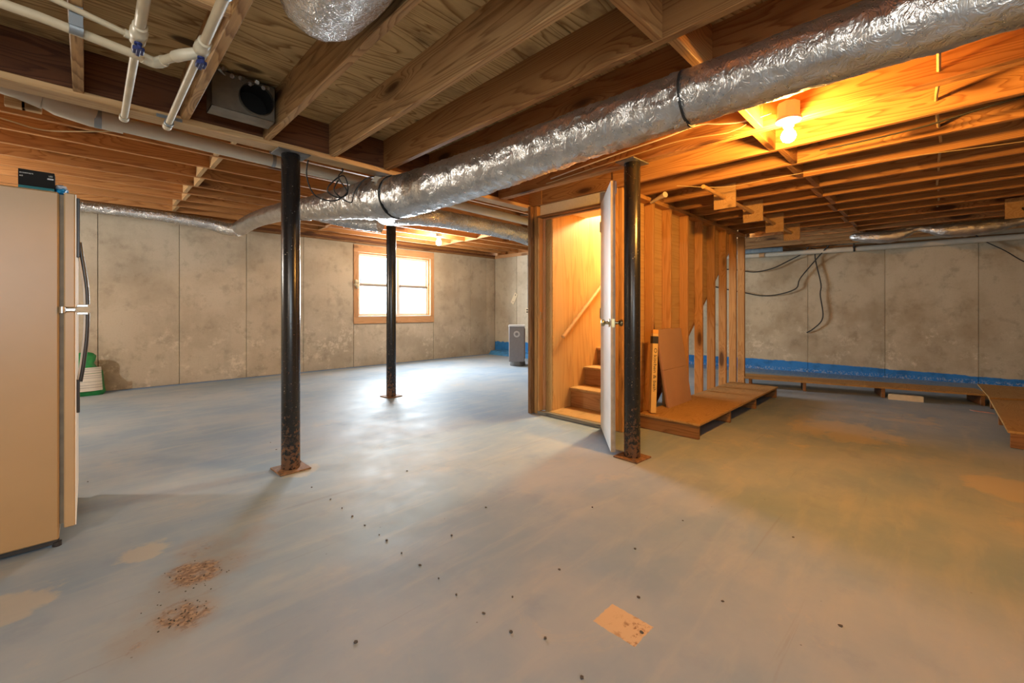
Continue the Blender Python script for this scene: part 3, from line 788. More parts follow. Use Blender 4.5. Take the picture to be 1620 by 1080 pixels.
f1 = duct_section('flexible_branch', [V4(1.53,7.0,1.13,.088), V4(1.40,7.14,1.15,.092), V4(1.2,7.2,1.20,.080), V4(.8,7.22,1.225,.070), V4(.3,7.22,1.235,.066), V4(-.4,7.22,1.235,.066), V4(-1.6,7.22,1.23,.066)], td, M['foil_crumpled'], amp=.010, seed=41, n=30)
f2 = duct_section('flexible_branch', [V4(1.66,3.12,.83,.11), V4(1.95,3.55,.88,.105), V4(2.35,3.78,.96,.096), V4(2.79,3.80,.985,.093), V4(3.3,3.80,.985,.094), V4(3.8,3.80,.975,.098), V4(4.1,3.80,.96,.112), V4(4.6,3.80,.95,.112), V4(5.0,3.82,1.0,.10)], td, M['foil_crumpled'], amp=.012, seed=53, n=32, ls=16)
f3 = duct_section('flexible_branch', [V4(1.56,4.42,1.0,.09), V4(1.75,4.30,.945,.088), V4(1.95,4.15,.90,.088), V4(2.07,4.02,.878,.092), V4(2.10,3.985,.872,.094)], td, M['foil_crumpled'], amp=.014, seed=61, n=30, ls=18)
f4 = duct_section('flexible_duct', [V4(.585,-.9,1.15,.150), V4(.588,.4,1.13,.155), V4(.588,1.1,1.12,.160), V4(.588,1.45,1.12,.160), V4(.588,1.56,1.125,.150), V4(.588,1.625,1.14,.105), V4(.588,1.65,1.15,.03)], None, M['foil_crumpled'], amp=.010, seed=71, n=36, ls=7)
tag(f4, 'crumpled silver duct end tucked between the near joists', 'duct')
fr = duct_section('flexible_duct', [V4(7.42,.86,1.0,.02), V4(7.41,.80,.99,.055), V4(7.40,.62,.965,.075), V4(7.40,.42,.955,.078), V4(7.40,.29,.99,.055), V4(7.40,.19,1.015,.030), V4(7.40,.09,1.0,.045), V4(7.40,-.06,.965,.080), V4(7.41,-.28,.962,.086), V4(7.42,-.48,.975,.072), V4(7.44,-.70,1.0,.045), V4(7.5,-1.3,1.01,.04)], None, M['foil_dull'], amp=.014, seed=83, n=28, ls=22)
tag(fr, 'sagging dull silver flexible duct along the top of the right wall', 'duct')
wrap = duct_section('insulated_line', [Vector((8.10,2.9,2.075,.04)), Vector((8.18,2.3,2.07,.04)), Vector((8.27,1.85,2.07,.04))], None, mat_plain('slate_insulation', (.20,.26,.30), .7, var=.2, bump=.5, scale=18), amp=.005, seed=5, n=20)
tag(wrap, 'slate-blue insulated line above the long pipe by the stair studs', 'pipe')

# floor boot with its open collar between two joists
bt = empty('duct_boot', (.60, 2.80, 2.2), label='galvanised duct boot with an open round collar between joists', cat='duct')
bm = MB()
bx0, bx1, by0, by1, bz0, bz1 = .455, .755, 2.66, 2.79, 2.112, 2.31
bm.box((bx0, by0, bz0), (bx1, by1, bz0+.003)).box((bx0, by0, bz0), (bx0+.003, by1, bz1)).box((bx1-.003, by0, bz0), (bx1, by1, bz1)).box((bx0, by1-.003, bz0), (bx1, by1, bz1))
bm.box((bx0, by0, bz1-.003), (bx1, by1, bz1))
hc, hr_, N_ = (.660, 2.205), .083, 32             # front sheet with a round hole
n0 = len(bm.v)
for k in range(N_):
    a = 2*math.pi*k/N_; bm.v.append((hc[0]+hr_*math.cos(a), by0, hc[1]+hr_*math.sin(a)))
for k in range(N_):
    a = 2*math.pi*k/N_; c_, s_ = math.cos(a), math.sin(a)
    lx = (bx1-hc[0] if c_ > 0 else hc[0]-bx0)/max(abs(c_), 1e-6); lz = (bz1-hc[1] if s_ > 0 else hc[1]-bz0)/max(abs(s_), 1e-6)
    l_ = max(hr_+.002, min(lx, lz)); bm.v.append((hc[0]+l_*c_, by0, hc[1]+l_*s_))
for k in range(N_):
    k2 = (k+1) % N_; bm.f.append((n0+k, n0+k2, n0+N_+k2, n0+N_+k))
put('box', bm, M['galv'], bt)
cc = Vector((.660, 2.66, 2.205)); dirn = Vector((0, -1, 0))
put('collar', MB().tube([cc+dirn*.022, cc-dirn*.10], .084, 32, cap=False).tube([cc-dirn*.10, cc+dirn*.022], .081, 32, cap=False), M['galv'], bt)
put('throat_shade', MB().tube([cc+dirn*.010, cc-dirn*.115], .0808, 32, cap=False).tube([cc-dirn*.117, cc-dirn*.112], .0808, 32), M['inside_shade'], bt)  # black liner painting in the shade of the collar's hollow
tf = MB()
for i in range(9):
    a = (.44+.035*i+random.uniform(-.01,.01), 2.63+random.uniform(-.01,.02), 2.29+random.uniform(-.02,.015))
    tf.tube([a, (a[0]+random.uniform(.01,.04), a[1]+.03, a[2]+random.uniform(-.02,.03))], [.012, .003], 6)
put('torn_tape', tf, M['foil_dull'], bt)

# ================================================================ PIPES
dp = empty('drain_pipe', (1.5, 3.5, 2.12), label='white plastic drain pipe slung along behind the main beam', cat='pipe')
def dline(x): return (x, 3.5, CAM_H + 1.122 - .0168*(x-.2))
put('pipe', MB().tube([dline(.12), dline(2.0), dline(3.6), dline(5.6)], .043, 24), M['pvc'], dp)
put('coupling', MB().tube([dline(.05), dline(.155)], .052, 24), M['pvc'], dp)
put('reducer', MB().tube([Vector((-.17,3.5,CAM_H+1.165)), Vector((-.12,3.5,CAM_H+1.155)), Vector((.02,3.5,CAM_H+1.128)), Vector((.05,3.5,CAM_H+1.124))], [.048,.062,.056,.052], 24), M['pvc'], dp)
put('wye_fitting', MB().tube([(-.36,3.5,CAM_H+1.19), (-.26,3.5,CAM_H+1.185), (-.17,3.5,CAM_H+1.165)], [.040,.050,.055], 24).tube([(-.25,3.5,CAM_H+1.19), (-.18,3.47,CAM_H+1.215), (-.145,3.45,CAM_H+1.235)], [.036,.036,.042], 18), M['pvc'], dp)
put('branch_pipe', MB().tube([tuple(p) for p in smooth_path([(-.33,3.5,CAM_H+1.19), (-.45,3.5,CAM_H+1.20), (-.6,3.52,CAM_H+1.19), (-.9,3.55,CAM_H+1.18), (-1.6,3.55,CAM_H+1.2)], .05)], .036, 20), M['pvc'], dp)
for x, w in ((.045, .016), (.98, .012), (3.9, .010)):
    c = dline(x)
    put('hanger_strap', MB().tube([(x-w, c[1], c[2]), (x+w, c[1], c[2])], .0535 if x < .1 else .0455, 24).box((x-w, c[1]+.04, c[2]-.02), (x+w, c[1]+.044, ZJL)), M['strap'], dp)
for x in (-.21, -.27):
    put('hanger_block', MB().box((x-.045, 3.53, CAM_H+1.10), (x+.03, 3.57, ZJL-.001), .002), M['pale_pine'], dp)

def valve(parent, x, y, z, r):
    v = put('valve_body', MB().lathe([(r*1.05, -.075), (r*1.35, -.07), (r*1.35, -.035), (r*1.6, -.03), (r*1.6, .005), (r*1.45, .012), (r*1.45, .05), (r*1.2, .055)], axis='y', n=24), M['cpvc_fit'], parent, loc=(x, y, z))
    h = MB().lathe([(.006, -.045), (.006, -.03), (.012, -.029), (.012, -.021), (.0005, -.02)], n=14).box((-.007, -.036, -.058), (.007, .034, -.042), .003).box((-.017, -.022, -.056), (.017, .022, -.042), .003)
    put('valve_handle', h, M['navy'], v, local=True, loc=(0, .012, -.004), label='navy blue valve handle')
PA = empty('water_pipe', (.14, 2.0, CAM_H+1.03), label='cream water pipe with a blue valve, the left one crossing under the beam', cat='pipe', group='cream water pipes under the joists')
za = CAM_H + 1.022
put('pipe', MB().tube([(.115,-.6,za), (.135,2.12,za)], .0168, 18), M['cpvc'], PA)
put('pipe', MB().tube([(.135,2.10,za), (.139,3.05,za)], .0150, 18), M['cpvc'], PA)
valve(PA, .135, 2.10, za, .0168)
put('end_cap', MB().tube([(.139,3.035,za), (.139,3.075,za)], [.020,.021], 18), M['cpvc_fit'], PA)
PB = empty('water_pipe', (.31, 2.0, CAM_H+1.02), label='cream water pipe fed through an angled elbow at its blue valve', cat='pipe', group='cream water pipes under the joists')
zb = CAM_H + 1.010
put('pipe', MB().tube([(.318,-.6,zb), (.314,2.02,zb)], .0168, 18), M['cpvc'], PB)
put('pipe', MB().tube([(.314,2.0,zb), (.312,2.98,zb)], .0150, 18), M['cpvc'], PB)
valve(PB, .314, 2.02, zb, .0168)
put('end_cap', MB().tube([(.312,2.965,zb), (.312,3.01,zb)], [.020,.021], 18), M['cpvc_fit'], PB)
put('pipe_clip', MB().tube([(.315,1.60,zb), (.315,1.612,zb)], .021, 20).box((.330,1.60,zb+.012), (.375,1.612,zb+.018)), M['strap'], PB)
put('pipe_clip', MB().tube([(.313,2.93,zb), (.313,2.945,zb)], .021, 20).box((.26,2.932,zb+.02), (.37,2.942,zb+.035)), M['strap'], PB)
PC = PB
zc = CAM_H + .985
pc = [(-.9,2.07,zc), (-.117,2.13,zc-.002), (.165,2.19,zc-.004)]
put('pipe', MB().tube(pc, .0158, 18), M['cpvc'], PC)
put('elbow', MB().tube(smooth_path([(.15,2.187,zc-.004), (.19,2.197,zc-.004), (.215,2.16,zc-.002)], .008), .0205, 18), M['cpvc_fit'], PC)
put('pipe', MB().tube([(.205,2.172,zc-.003), (.252,2.08,zc)], .0158, 18), M['cpvc'], PC)
put('elbow', MB().tube(smooth_path([(.243,2.098,zc), (.262,2.062,zc), (.306,2.045,zc+.018)], .008), .0205, 18), M['cpvc_fit'], PC)
put('pipe_hook', MB().tube([(-.045,2.135,zc), (-.010,2.138,zc)], .021, 18).box((-.045,2.112,zc), (-.010,2.118,ZJ+.02)), M['strap'], PC)
PD = PA
zd = CAM_H + 1.034
put('pipe', MB().tube([(-.9,2.02,zd+.012), (-.1,2.085,zd+.006), (.125,2.14,zd-.008)], .0105, 14), M['cpvc'], PD)
put('coupling', MB().tube([(.098,2.134,zd-.006), (.128,2.141,zd-.008)], .0145, 14), M['cpvc_fit'], PD)

lp = empty('long_pipe', (8.6, 1.0, 2.02), label='long cream plastic pipe along the top of the right wall', cat='pipe')
put('pipe', MB().tube([(8.12,3.6,2.01), (8.339,2.425,2.012), (8.64,.654,2.015), (8.889,-.809,2.035), (9.1,-2.0,2.04)], .040, 22), M['pvc'], lp)
put('coupling', MB().tube([(8.372,2.23,2.0123), (8.385,2.15,2.0125)], .046, 22), mat_plain('orange_coupling', (.52,.30,.14), .6), lp)
put('hanger_strap', MB().tube([(8.588,.955,2.0145), (8.591,.93,2.0145)], .0425, 20).box((8.55,.93,2.02), (8.556,.955,ZJ)), M['cable_black'], lp)

# ================================================================ CEILING LAMPS
def bulb_mesh(r):
    return MB().lathe([(r*.36, r*1.75), (r*.40, r*1.25), (r*.62, r*.85), (r*.93, r*.35), (r, 0), (r*.93, -r*.38), (r*.7, -r*.72), (r*.38, -r*.93), (r*.02, -r)], n=28)
l1 = empty('ceiling_lamp', (BULB1[0], BULB1[1], BULB1[2]), label='bare warm glowing bulb in a porcelain holder near the white door', cat='lamp', group='bare ceiling bulbs')
put('bulb', bulb_mesh(.036), M['bulb_warm'], l1, local=True)
put('holder', MB().lathe([(.022, .045), (.026, .052), (.030, .072), (.060, .080), (.063, .090), (.058, .098)], n=28), M['porcelain'], l1, local=True)
put('junction_box', MB().lathe([(.052, .098), (.054, .100), (.054, .175), (.050, .178)], n=8).box((.03, -.02, .12), (.115, .02, .178)), M['porcelain'], l1, local=True)
l2 = empty('ceiling_lamp', (BULB2[0], BULB2[1], BULB2[2]), label='bare bright bulb by the far ceiling near the window', cat='lamp', group='bare ceiling bulbs')
put('bulb', bulb_mesh(.050), M['bulb_pale'], l2, local=True)
put('holder', MB().lathe([(.03, .06), (.035, .085), (.05, .095), (.05, .105)], n=24), M['porcelain'], l2, local=True)
put('junction_box', MB().lathe([(.052, .105), (.056, .107), (.056, .158), (.056, .16)], n=8), M['box_blue'], l2, local=True)
for bo in bpy.data.objects:
    if bo.name.startswith('bulb'): bo.visible_shadow = True

# ================================================================ HANGING ROD AND BRACKETS
rod = put('hanging_rod', MB().tube([(0,0,0), (3.1,0,0)], .0165, 14), M['dowel'], loc=(3.52, 1.343, CAM_H+.996))
tag(rod, 'long wooden dowel threaded through the square plywood brackets', 'rod')
blab = ['square plywood bracket nearest the lamp on the joists', 'second square plywood bracket along the dowel', 'third square plywood bracket along the dowel', 'square plywood bracket farthest along the dowel']
for x, lb in zip((4.043, 4.856, 5.669, 6.482), blab):
    xf = x - .038
    b = put('rod_bracket', MB().box((0, -.092, 0), (.018, .092, .215), .002), M['pale_pine'], loc=(xf, 1.343, CAM_H+.90))
    tag(b, lb, 'bracket', 'rod brackets under the joists')
rb = empty('rod_bracket', (6.45, -.56, CAM_H+.90), group='rod brackets under the joists', label='lone plywood bracket with a dark hook at the right edge', cat='bracket')
put('plate', MB().box((0, -.12, 0), (.018, .095, .20), .002), M['pale_pine'], rb, local=True)
put('hook', MB().tube(smooth_path([(0,-.02,.09), (-.05,-.02,.075), (-.10,-.025,.06), (-.13,-.03,.085)], .01), .010, 8), M['cable_black'], rb, local=True)

# ================================================================ CABLES
cable('romex_cable', [(2.2,.0,CAM_H+1.11), (2.84,.0,CAM_H+1.10), (3.23,.01,CAM_H+1.12), (3.64,.0,CAM_H+1.10), (4.05,-.01,CAM_H+1.12), (4.45,.0,CAM_H+1.09), (4.86,.0,CAM_H+1.12), (5.26,.01,CAM_H+1.09), (5.67,.0,CAM_H+1.12), (6.07,0,CAM_H+1.10), (6.5,.01,CAM_H+1.11)], .0085, M['cable_cream'], 'cream electric cable threaded through holes across the right-hand joists')
cable('lamp_cable', [(2.755,2.3,CAM_H+1.10), (2.756,1.9,CAM_H+1.13), (2.758,1.566,CAM_H+1.15), (2.755,1.3,CAM_H+1.16), (2.752,1.074,CAM_H+1.175), (2.745,.95,CAM_H+1.14), (2.74,.815,CAM_H+1.11), (2.71,.66,CAM_H+1.10)], .005, M['cable_white'], 'white lamp cable stapled along the joist to the warm bulb')
cable('lamp_cable', [(2.755,2.35,CAM_H+1.07), (2.757,1.6,CAM_H+1.10), (2.755,1.2,CAM_H+1.11), (2.75,.9,CAM_H+1.075), (2.74,.80,CAM_H+1.09)], .004, M['cable_cream'], 'thin cream cable looping just below the white lamp cable')
cable('hanging_wire', [(3.5,1.55,CAM_H+1.04), (3.75,1.25,CAM_H+1.02), (3.8,.9,CAM_H+1.03), (3.85,.55,CAM_H+1.035), (3.95,.2,CAM_H+1.045), (4.05,-.2,CAM_H+1.04), (4.2,-.7,CAM_H+1.045)], .0025, M['cable_cream'], 'thin pale wire slung under the right-hand joists')
cable('hanging_wire', [(3.40,.55,CAM_H+1.045), (3.40,.1,CAM_H+1.05), (3.34,-.3,CAM_H+1.075), (3.30,-.8,CAM_H+1.08)], .005, M['cable_black'], 'black wire under the joists at the upper right')
cable('joist_cable', [(-1.3,4.25,CAM_H+1.30), (-.80,4.36,CAM_H+1.296), (-.41,4.44,CAM_H+1.285), (-.224,4.486,CAM_H+1.275), (.013,4.32,CAM_H+1.285), (.2,4.2,CAM_H+1.31)], .005, M['cable_cream'], 'cream cable drooping under the far joists behind the drain pipe')
slv = put('plastic_sleeve', MB().tube([(0,0,0), (-.04,-.09,.014), (-.085,-.18,.024)], [.011,.018,.026], 16), M['pvc'], loc=(3.70,1.885,CAM_H+.995)); tag(slv, 'white tapered plastic sleeve wedged above the first stair studs', 'sleeve')
cable('wall_cable', [(8.30,2.9,1.80), (8.389,2.661,1.79), (8.40,2.469,1.747), (8.43,2.283,1.726), (8.47,2.037,1.779), (8.51,1.808,1.896), (8.50,1.631,1.985), (8.45,1.52,2.09)], .009, M['cable_black'], 'black cable drooping highest across the right wall', 'black cables on the right wall')
cable('wall_cable', [(8.28,3.2,1.56), (8.345,2.922,1.47), (8.40,2.479,1.36), (8.44,2.197,1.30), (8.49,1.935,1.324), (8.53,1.71,1.416), (8.54,1.658,1.575), (8.55,1.468,1.842), (8.46,1.251,2.09)], .009, M['cable_black'], 'black cable swagging in a deep curve across the right wall', 'black cables on the right wall')
cable('wall_cable', [(8.585,1.571,.667), (8.58,1.468,.744), (8.595,1.35,.925), (8.59,1.384,1.302), (8.59,1.375,1.479), (8.575,1.451,1.904), (8.50,1.43,2.05), (8.48,1.5,2.07)], .009, M['cable_black'], 'black cable hanging straight down the right wall', 'black cables on the right wall')
cable('wall_cable', [(8.78,-.36,2.10), (8.90,-.47,2.00), (8.92,-.646,1.86), (8.96,-.817,1.70), (9.0,-1.1,1.5)], .007, M['cable_black'], 'thin dark cable sloping down at the right end of the wall', 'black cables on the right wall')
cable('wire_loop', [(1.10,3.12,2.12), (1.10,3.16,2.0), (1.16,3.17,1.875), (1.30,3.17,1.86), (1.40,3.17,1.95), (1.37,3.17,2.06), (1.28,3.17,1.99), (1.25,3.17,1.92), (1.33,3.17,1.89), (1.40,3.17,1.94), (1.33,3.17,2.04), (1.36,3.16,2.10), (1.30,3.14,2.14)], .005, M['cable_black'], 'coiled black wire dangling over the trunk duct by the near post', step=.015)
cable('wire_loop', [(1.33,3.17,2.02), (1.30,3.17,1.93), (1.41,3.14,1.86), (1.425,3.10,1.94), (1.50,3.03,2.045), (1.70,2.92,2.068), (1.85,2.9,2.075)], .005, M['cable_black'], 'loose black wire end lying over the top of the trunk duct', step=.015)

cable('support_wire', [(3.55,3.42,CAM_H+1.10), (3.85,3.38,CAM_H+1.12), (4.02,3.60,CAM_H+1.10), (4.03,3.70,CAM_H+1.02), (4.02,3.69,CAM_H+.93), (3.98,3.72,CAM_H+.86)], .008, M['steel_plate'], None, step=.02, parent=td)

# ================================================================ FRIDGE (and what lies on it)
fg = empty('refrigerator', (-.42, 3.10, 0), 0, 'almond top-freezer refrigerator seen from its side', 'refrigerator')
fy0, fy1 = 2.745, 3.46
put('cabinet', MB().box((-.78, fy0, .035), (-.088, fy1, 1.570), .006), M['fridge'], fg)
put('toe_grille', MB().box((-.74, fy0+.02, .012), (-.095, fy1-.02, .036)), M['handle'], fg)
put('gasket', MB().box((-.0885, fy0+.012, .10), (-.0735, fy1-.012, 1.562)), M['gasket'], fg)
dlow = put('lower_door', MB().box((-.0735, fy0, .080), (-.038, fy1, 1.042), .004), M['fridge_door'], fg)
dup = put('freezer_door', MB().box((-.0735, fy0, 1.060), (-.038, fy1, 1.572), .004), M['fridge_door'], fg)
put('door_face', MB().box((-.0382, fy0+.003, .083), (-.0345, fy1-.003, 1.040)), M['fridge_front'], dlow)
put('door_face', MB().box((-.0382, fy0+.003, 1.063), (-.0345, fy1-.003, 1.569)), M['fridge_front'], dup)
put('hinge', MB().box((-.085, fy0-.004, 1.044), (-.036, fy0+.05, 1.057), .002).lathe([(.010, 1.036), (.010, 1.064)], (-.078, fy0-.004, 0), 12), M['chrome'], fg)
put('leveling_foot', MB().lathe([(.016, .0005), (.016, .02), (.008, .022), (.008, .04)], (-.095, fy0+.03, 0), 12), M['handle'], fg)
put('rear_roller', MB().lathe([(.02, -.012), (.02, .012)], (-.70, fy0+.05, .0205), 14, axis='y'), M['handle'], fg)
put('rear_roller', MB().lathe([(.02, -.012), (.02, .012)], (-.70, fy1-.05, .0205), 14, axis='y'), M['handle'], fg)
put('leveling_foot', MB().lathe([(.016, .0005), (.016, .02), (.008, .022), (.008, .04)], (-.095, fy1-.03, 0), 12), M['handle'], fg)
def handle(parent, prof, strip):
    pts = [(x, fy0+.045, z) for x, z in prof]
    path = smooth_path(pts, .02)
    h = put('handle', MB().tube(path, [.0075]*len(path), 10), M['handle'], parent)
    put('handle_trim', MB().tube([(p.x-.009, p.y, p.z) for p in path], .0045, 8), M['handle_trim'], h)
    put('handle_mount', MB().box((-.0345, fy0+.030, strip[0]), (-.0235, fy0+.060, strip[1]), .002), M['handle'], h)
handle(dup, [(-.024,1.36), (-.018,1.30), (-.008,1.22), (-.0005,1.14), (.0015,1.075)], (1.29, 1.56))
handle(dlow, [(.0015,1.035), (.001,.98), (-.003,.90), (-.012,.80), (-.022,.72)], (.58, .73))
put('handle_foot', MB().box((-.0345, fy0+.03, 1.063), (.004, fy0+.06, 1.074), .002), M['chrome'], dup)
put('handle_foot', MB().box((-.0345, fy0+.03, 1.028), (.004, fy0+.06, 1.039), .002), M['chrome'], dlow)

def text(name, s, size, mat, parent, loc, rot, width=None, local=False):
    cu = bpy.data.curves.new(name, 'FONT'); cu.body = s; cu.size = size; cu.extrude = .0004
    cu.align_x = 'LEFT'; cu.align_y = 'CENTER'; cu.resolution_u = 3
    o = bpy.data.objects.new(name, cu); COL.objects.link(o)
    dg = bpy.context.evaluated_depsgraph_get()
    me = bpy.data.meshes.new_from_object(o.evaluated_get(dg)); bpy.data.objects.remove(o)
    if width:
        xs = [v.co.x for v in me.vertices]; k = width/(max(xs)-min(xs))
        for v in me.vertices: v.co.x *= k
    o = put(name, me, mat, parent, local=local, loc=loc, rot=rot); o['kind'] = 'stuff'
    return o
bx = empty('bulb_carton', (-.158, 2.85, 1.571), label='small black and teal light bulb carton lying on the fridge', cat='box')
put('carton', MB().box((-.212, 2.815, 1.594), (-.104, 2.885, 1.664), .0015), M['box_black'], bx)
put('teal_band', MB().box((-.212, 2.815, 1.571), (-.104, 2.885, 1.594), .001), M['box_teal'], bx)
text('brand_print', 'ecosmart', .010, M['print_white'], bx, (-.2085, 2.8140, 1.6485), (R(90), 0, 0), .040)
text('type_print', 'LED', .009, M['print_white'], bx, (-.122, 2.8140, 1.647), (R(90), 0, 0), .012)
text('watt_print', '60', .008, M['print_white'], bx, (-.2085, 2.8140, 1.634), (R(90), 0, 0), .010)
text('type_print', 'LED', .007, M['print_white'], bx, (-.122, 2.8140, 1.581), (R(90), 0, 0), .012)
put('grey_stripe', MB().box((-.126, 2.8143, 1.632), (-.107, 2.8148, 1.638)), M['badge'], bx)
pk = empty('plastic_packet', (-.085, 2.87, 1.571), label='crinkled blue and white plastic packet on the fridge top', cat='packet')
def blob(c, s, seed, amp, n=18, m=12):
    mb = MB()
    prof = []
    for i in range(m+1):
        th = math.pi*i/m
        for k in range(n):
            a = 2*math.pi*k/n
            d = Vector((math.sin(th)*math.cos(a), math.sin(th)*math.sin(a), -math.cos(th)))
            f = 1 + amp*noise.noise(d*2.2+Vector((seed, 0, 0))) + amp*.5*noise.noise(d*6+Vector((0, seed, 0)))
            mb.v.append((c[0]+d.x*s[0]*f, c[1]+d.y*s[1]*f, max(c[2]+d.z*s[2]*f, c[2]-s[2])))
    for i in range(m):
        for k in range(n):
            k2 = (k+1) % n
            mb.f.append((i*n+k, i*n+k2, (i+1)*n+k2, (i+1)*n+k))
    mb.smooth = True
    return mb
put('film', blob((-.085, 2.87, 1.589), (.026, .04, .018), 2.0, .5), M['pack_blue'], pk)
put('white_film', blob((-.088, 2.885, 1.612), (.024, .035, .016), 5.0, .4), M['pack_white'], pk)
put('loose_corner', blob((-.076, 2.80, 1.586), (.008, .02, .011), 9.0, .5), M['pack_blue'], pk)

# ================================================================ GREEN BAG by the window wall
bg_ = empty('garden_bag', (-.02, 7.42, 0), label='green and white sack slumped against the wall beyond the fridge', cat='bag')
mb = MB(); n = 28; rows = [(.0, .17, .10), (.03, .185, .115), (.12, .175, .11), (.22, .165, .10), (.29, .148, .085), (.34, .11, .065), (.39, .080, .050), (.43, .095, .048), (.48, .105, .04), (.515, .075, .03), (.53, .03, .015)]
for z, a, b in rows:
    for k in range(n):
        t_ = 2*math.pi*k/n; c, s = math.cos(t_), math.sin(t_)
        sg = lambda v, e: math.copysign(abs(v)**e, v)
        f = 1 + .10*noise.noise(Vector((c*2, s*2, z*9)))
        mb.v.append((sg(c, .7)*a*f, sg(s, .7)*b*f, z))
for i in range(len(rows)-1):
    for k in range(n):
        k2 = (k+1) % n; mb.f.append((i*n+k, i*n+k2, (i+1)*n+k2, (i+1)*n+k))
mb.f.append(tuple(range(n))[::-1]); mb.f.append(tuple((len(rows)-1)*n+k for k in range(n))); mb.smooth = True
put('sack', mb, M['bag_green'], bg_, local=True)
def bag_panel(za, zb, mat, name, off):
    m2 = MB(); N = 14
    for z in (za, zb):
        w = .165 - (z*.05); d = .115 - max(0, z-.1)*.09 + off
        for k in range(N+1):
            u = -1 + 2*k/N
            m2.v.append((u*w*.97, -d*(1-abs(u)**3*.35), z))
    for k in range(N): m2.f.append((k, k+1, N+1+k+1, N+1+k))
    n0 = len(m2.v)
    return put(name, m2, mat, bg_, local=True)
bag_panel(.06, .17, M['bag_white'], 'label_panel', .012); bag_panel(.175, .27, M['bag_white'], 'label_panel', .012)
bag_panel(.275, .345, M['bag_white'], 'label_panel', .012); bag_panel(.1705, .1745, M['bag_print'], 'print_line', .013)
for z in (.30, .325, .215, .24, .10, .13): bag_panel(z, z+.006, M['bag_print'], 'print_line', .0135)

# ================================================================ GREY APPLIANCE
un = empty('grey_heater', (5.76, 5.62, 0), R(-45), 'grey metal cabinet heater on a dark base near the far corner', 'appliance')
put('cabinet', MB().box((-.165, -.15, .085), (.125, .20, .735), .008), M['unit'], un, local=True)
put('top', MB().box((-.17, -.155, .735), (.14, .205, .765), .006), M['unit_top'], un, local=True)
put('side_panel', MB().box((.125, -.12, .14), (.140, .17, .70), .004), M['unit_side'], un, local=True)
put('base', MB().lathe([(.145, .001), (.15, .01), (.14, .085)], (-.0, .02, 0), 28), M['steel_plate'], un, local=True)
put('badge', MB().lathe([(.06, 0), (.058, .004)], n=24), M['badge'], un, local=True, loc=(-.02, -.150, .60), rot=(R(90), 0, 0))
put('badge_ring', MB().lathe([(.03, .004), (.028, .006)], n=20), M['unit'], un, local=True, loc=(-.02, -.150, .60), rot=(R(90), 0, 0))

# wall fittings on the corner wall
wp = put('wall_plate', MB().box((-.012, -.055, -.135), (0, .055, .135), .004), M['ivory'], loc=(6.999, 6.932, 1.313), rot=(R(32), 0, 0))
tag(wp, 'ivory plate fixed crookedly to the concrete beyond the grey heater', 'plate')
put('screw', MB().lathe([(.014, 0), (.014, .003)], n=10), M['chip'], wp, local=True, loc=(-.012, .005, .09), rot=(0, R(-90), 0))
put('screw', MB().lathe([(.010, 0), (.010, .003)], n=10), M['chip'], wp, local=True, loc=(-.012, -.01, -.08), rot=(0, R(-90), 0))
ol = empty('wall_outlet', (6.99, 6.47, 1.02), label='ivory outlet box under a dark conduit on the corner wall', cat='outlet')
put('box', MB().box((6.955, 6.44, .97), (6.999, 6.54, 1.09), .004), M['ivory'], ol)
put('conduit', MB().tube([(6.985, 6.49, 1.09), (6.985, 6.49, 2.28)], .012, 12), M['steel_plate'], ol)
put('socket', MB().box((6.952, 6.465, 1.035), (6.956, 6.515, 1.07)).box((6.952, 6.465, .985), (6.956, 6.515, 1.02)), M['chip'], ol)

# ================================================================ PLATFORMS
pf = empty('low_platform', (4.65, 1.62, 0), label='low plywood platform along the stair studs', cat='platform', group='low plywood platforms on the floor')
px0, px1, py0, py1 = 3.49, 5.84, 1.367, 1.885
put('top', MB().box((px0-.01, py0-.01, .112), (px1+.012, py1, .131), .002), M['ply_board'], pf)
for x in (3.505, 4.235, 5.02, 5.825):
    lumber('bearer', (x, py0, .0565), (x, py1-.005, .0565), .032 if x > 3.6 else .030, .110, M['brown_board'], pf)
lumber('back_rail', (3.525, py1-.015, .0565), (5.80, py1-.015, .0565), .02, .108, M['dark_lumber'], pf)

pl = empty('low_platform', (6.95, .75, 0), label='long narrow plank platform along the foot of the right wall', cat='platform', group='low plywood platforms on the floor')
A = Vector((6.36, 1.88, 0)); B = Vector((6.93, -.40, 0)); W = Vector((.40, .10, 0))
put('top', MB().prism([(A.x, A.y), (B.x, B.y), (B.x+W.x+.05, B.y+W.y), (A.x+W.x, A.y+W.y)], 'z', .112, .131), M['ply_board'], pl)
for f in (.03, .29, .62, .975):
    p = A + (B-A)*f
    lumber('bearer', (p.x+.012, p.y, .0565), (p.x+W.x*.95, p.y+W.y*.95, .0565), .036, .110, M['brown_board'], pl)

pr = empty('low_platform', (6.4, -.8, 0), label='low plywood platform at the right edge of the floor', cat='platform', group='low plywood platforms on the floor')
put('top', MB().box((4.97, -1.25, .112), (6.85, -.372, .131), .002), M['ply_board'], pr)
put('top_sheet', MB().prism([(6.60, -.372), (6.87, -.90), (6.87, -1.25), (7.85, -1.25), (7.72, -.335)], 'z', .1315, .146), M['ply_board'], pr)
for x in (4.985, 5.9, 6.8, 7.5):
    lumber('bearer', (x, -.385, .0565), (x, -1.24, .0565), .03, .110, M['brown_board'], pr)
lumber('bearer', (6.85, -.80, .12), (7.7, -.80, .12), .04, .022, M['brown_board'], pr)

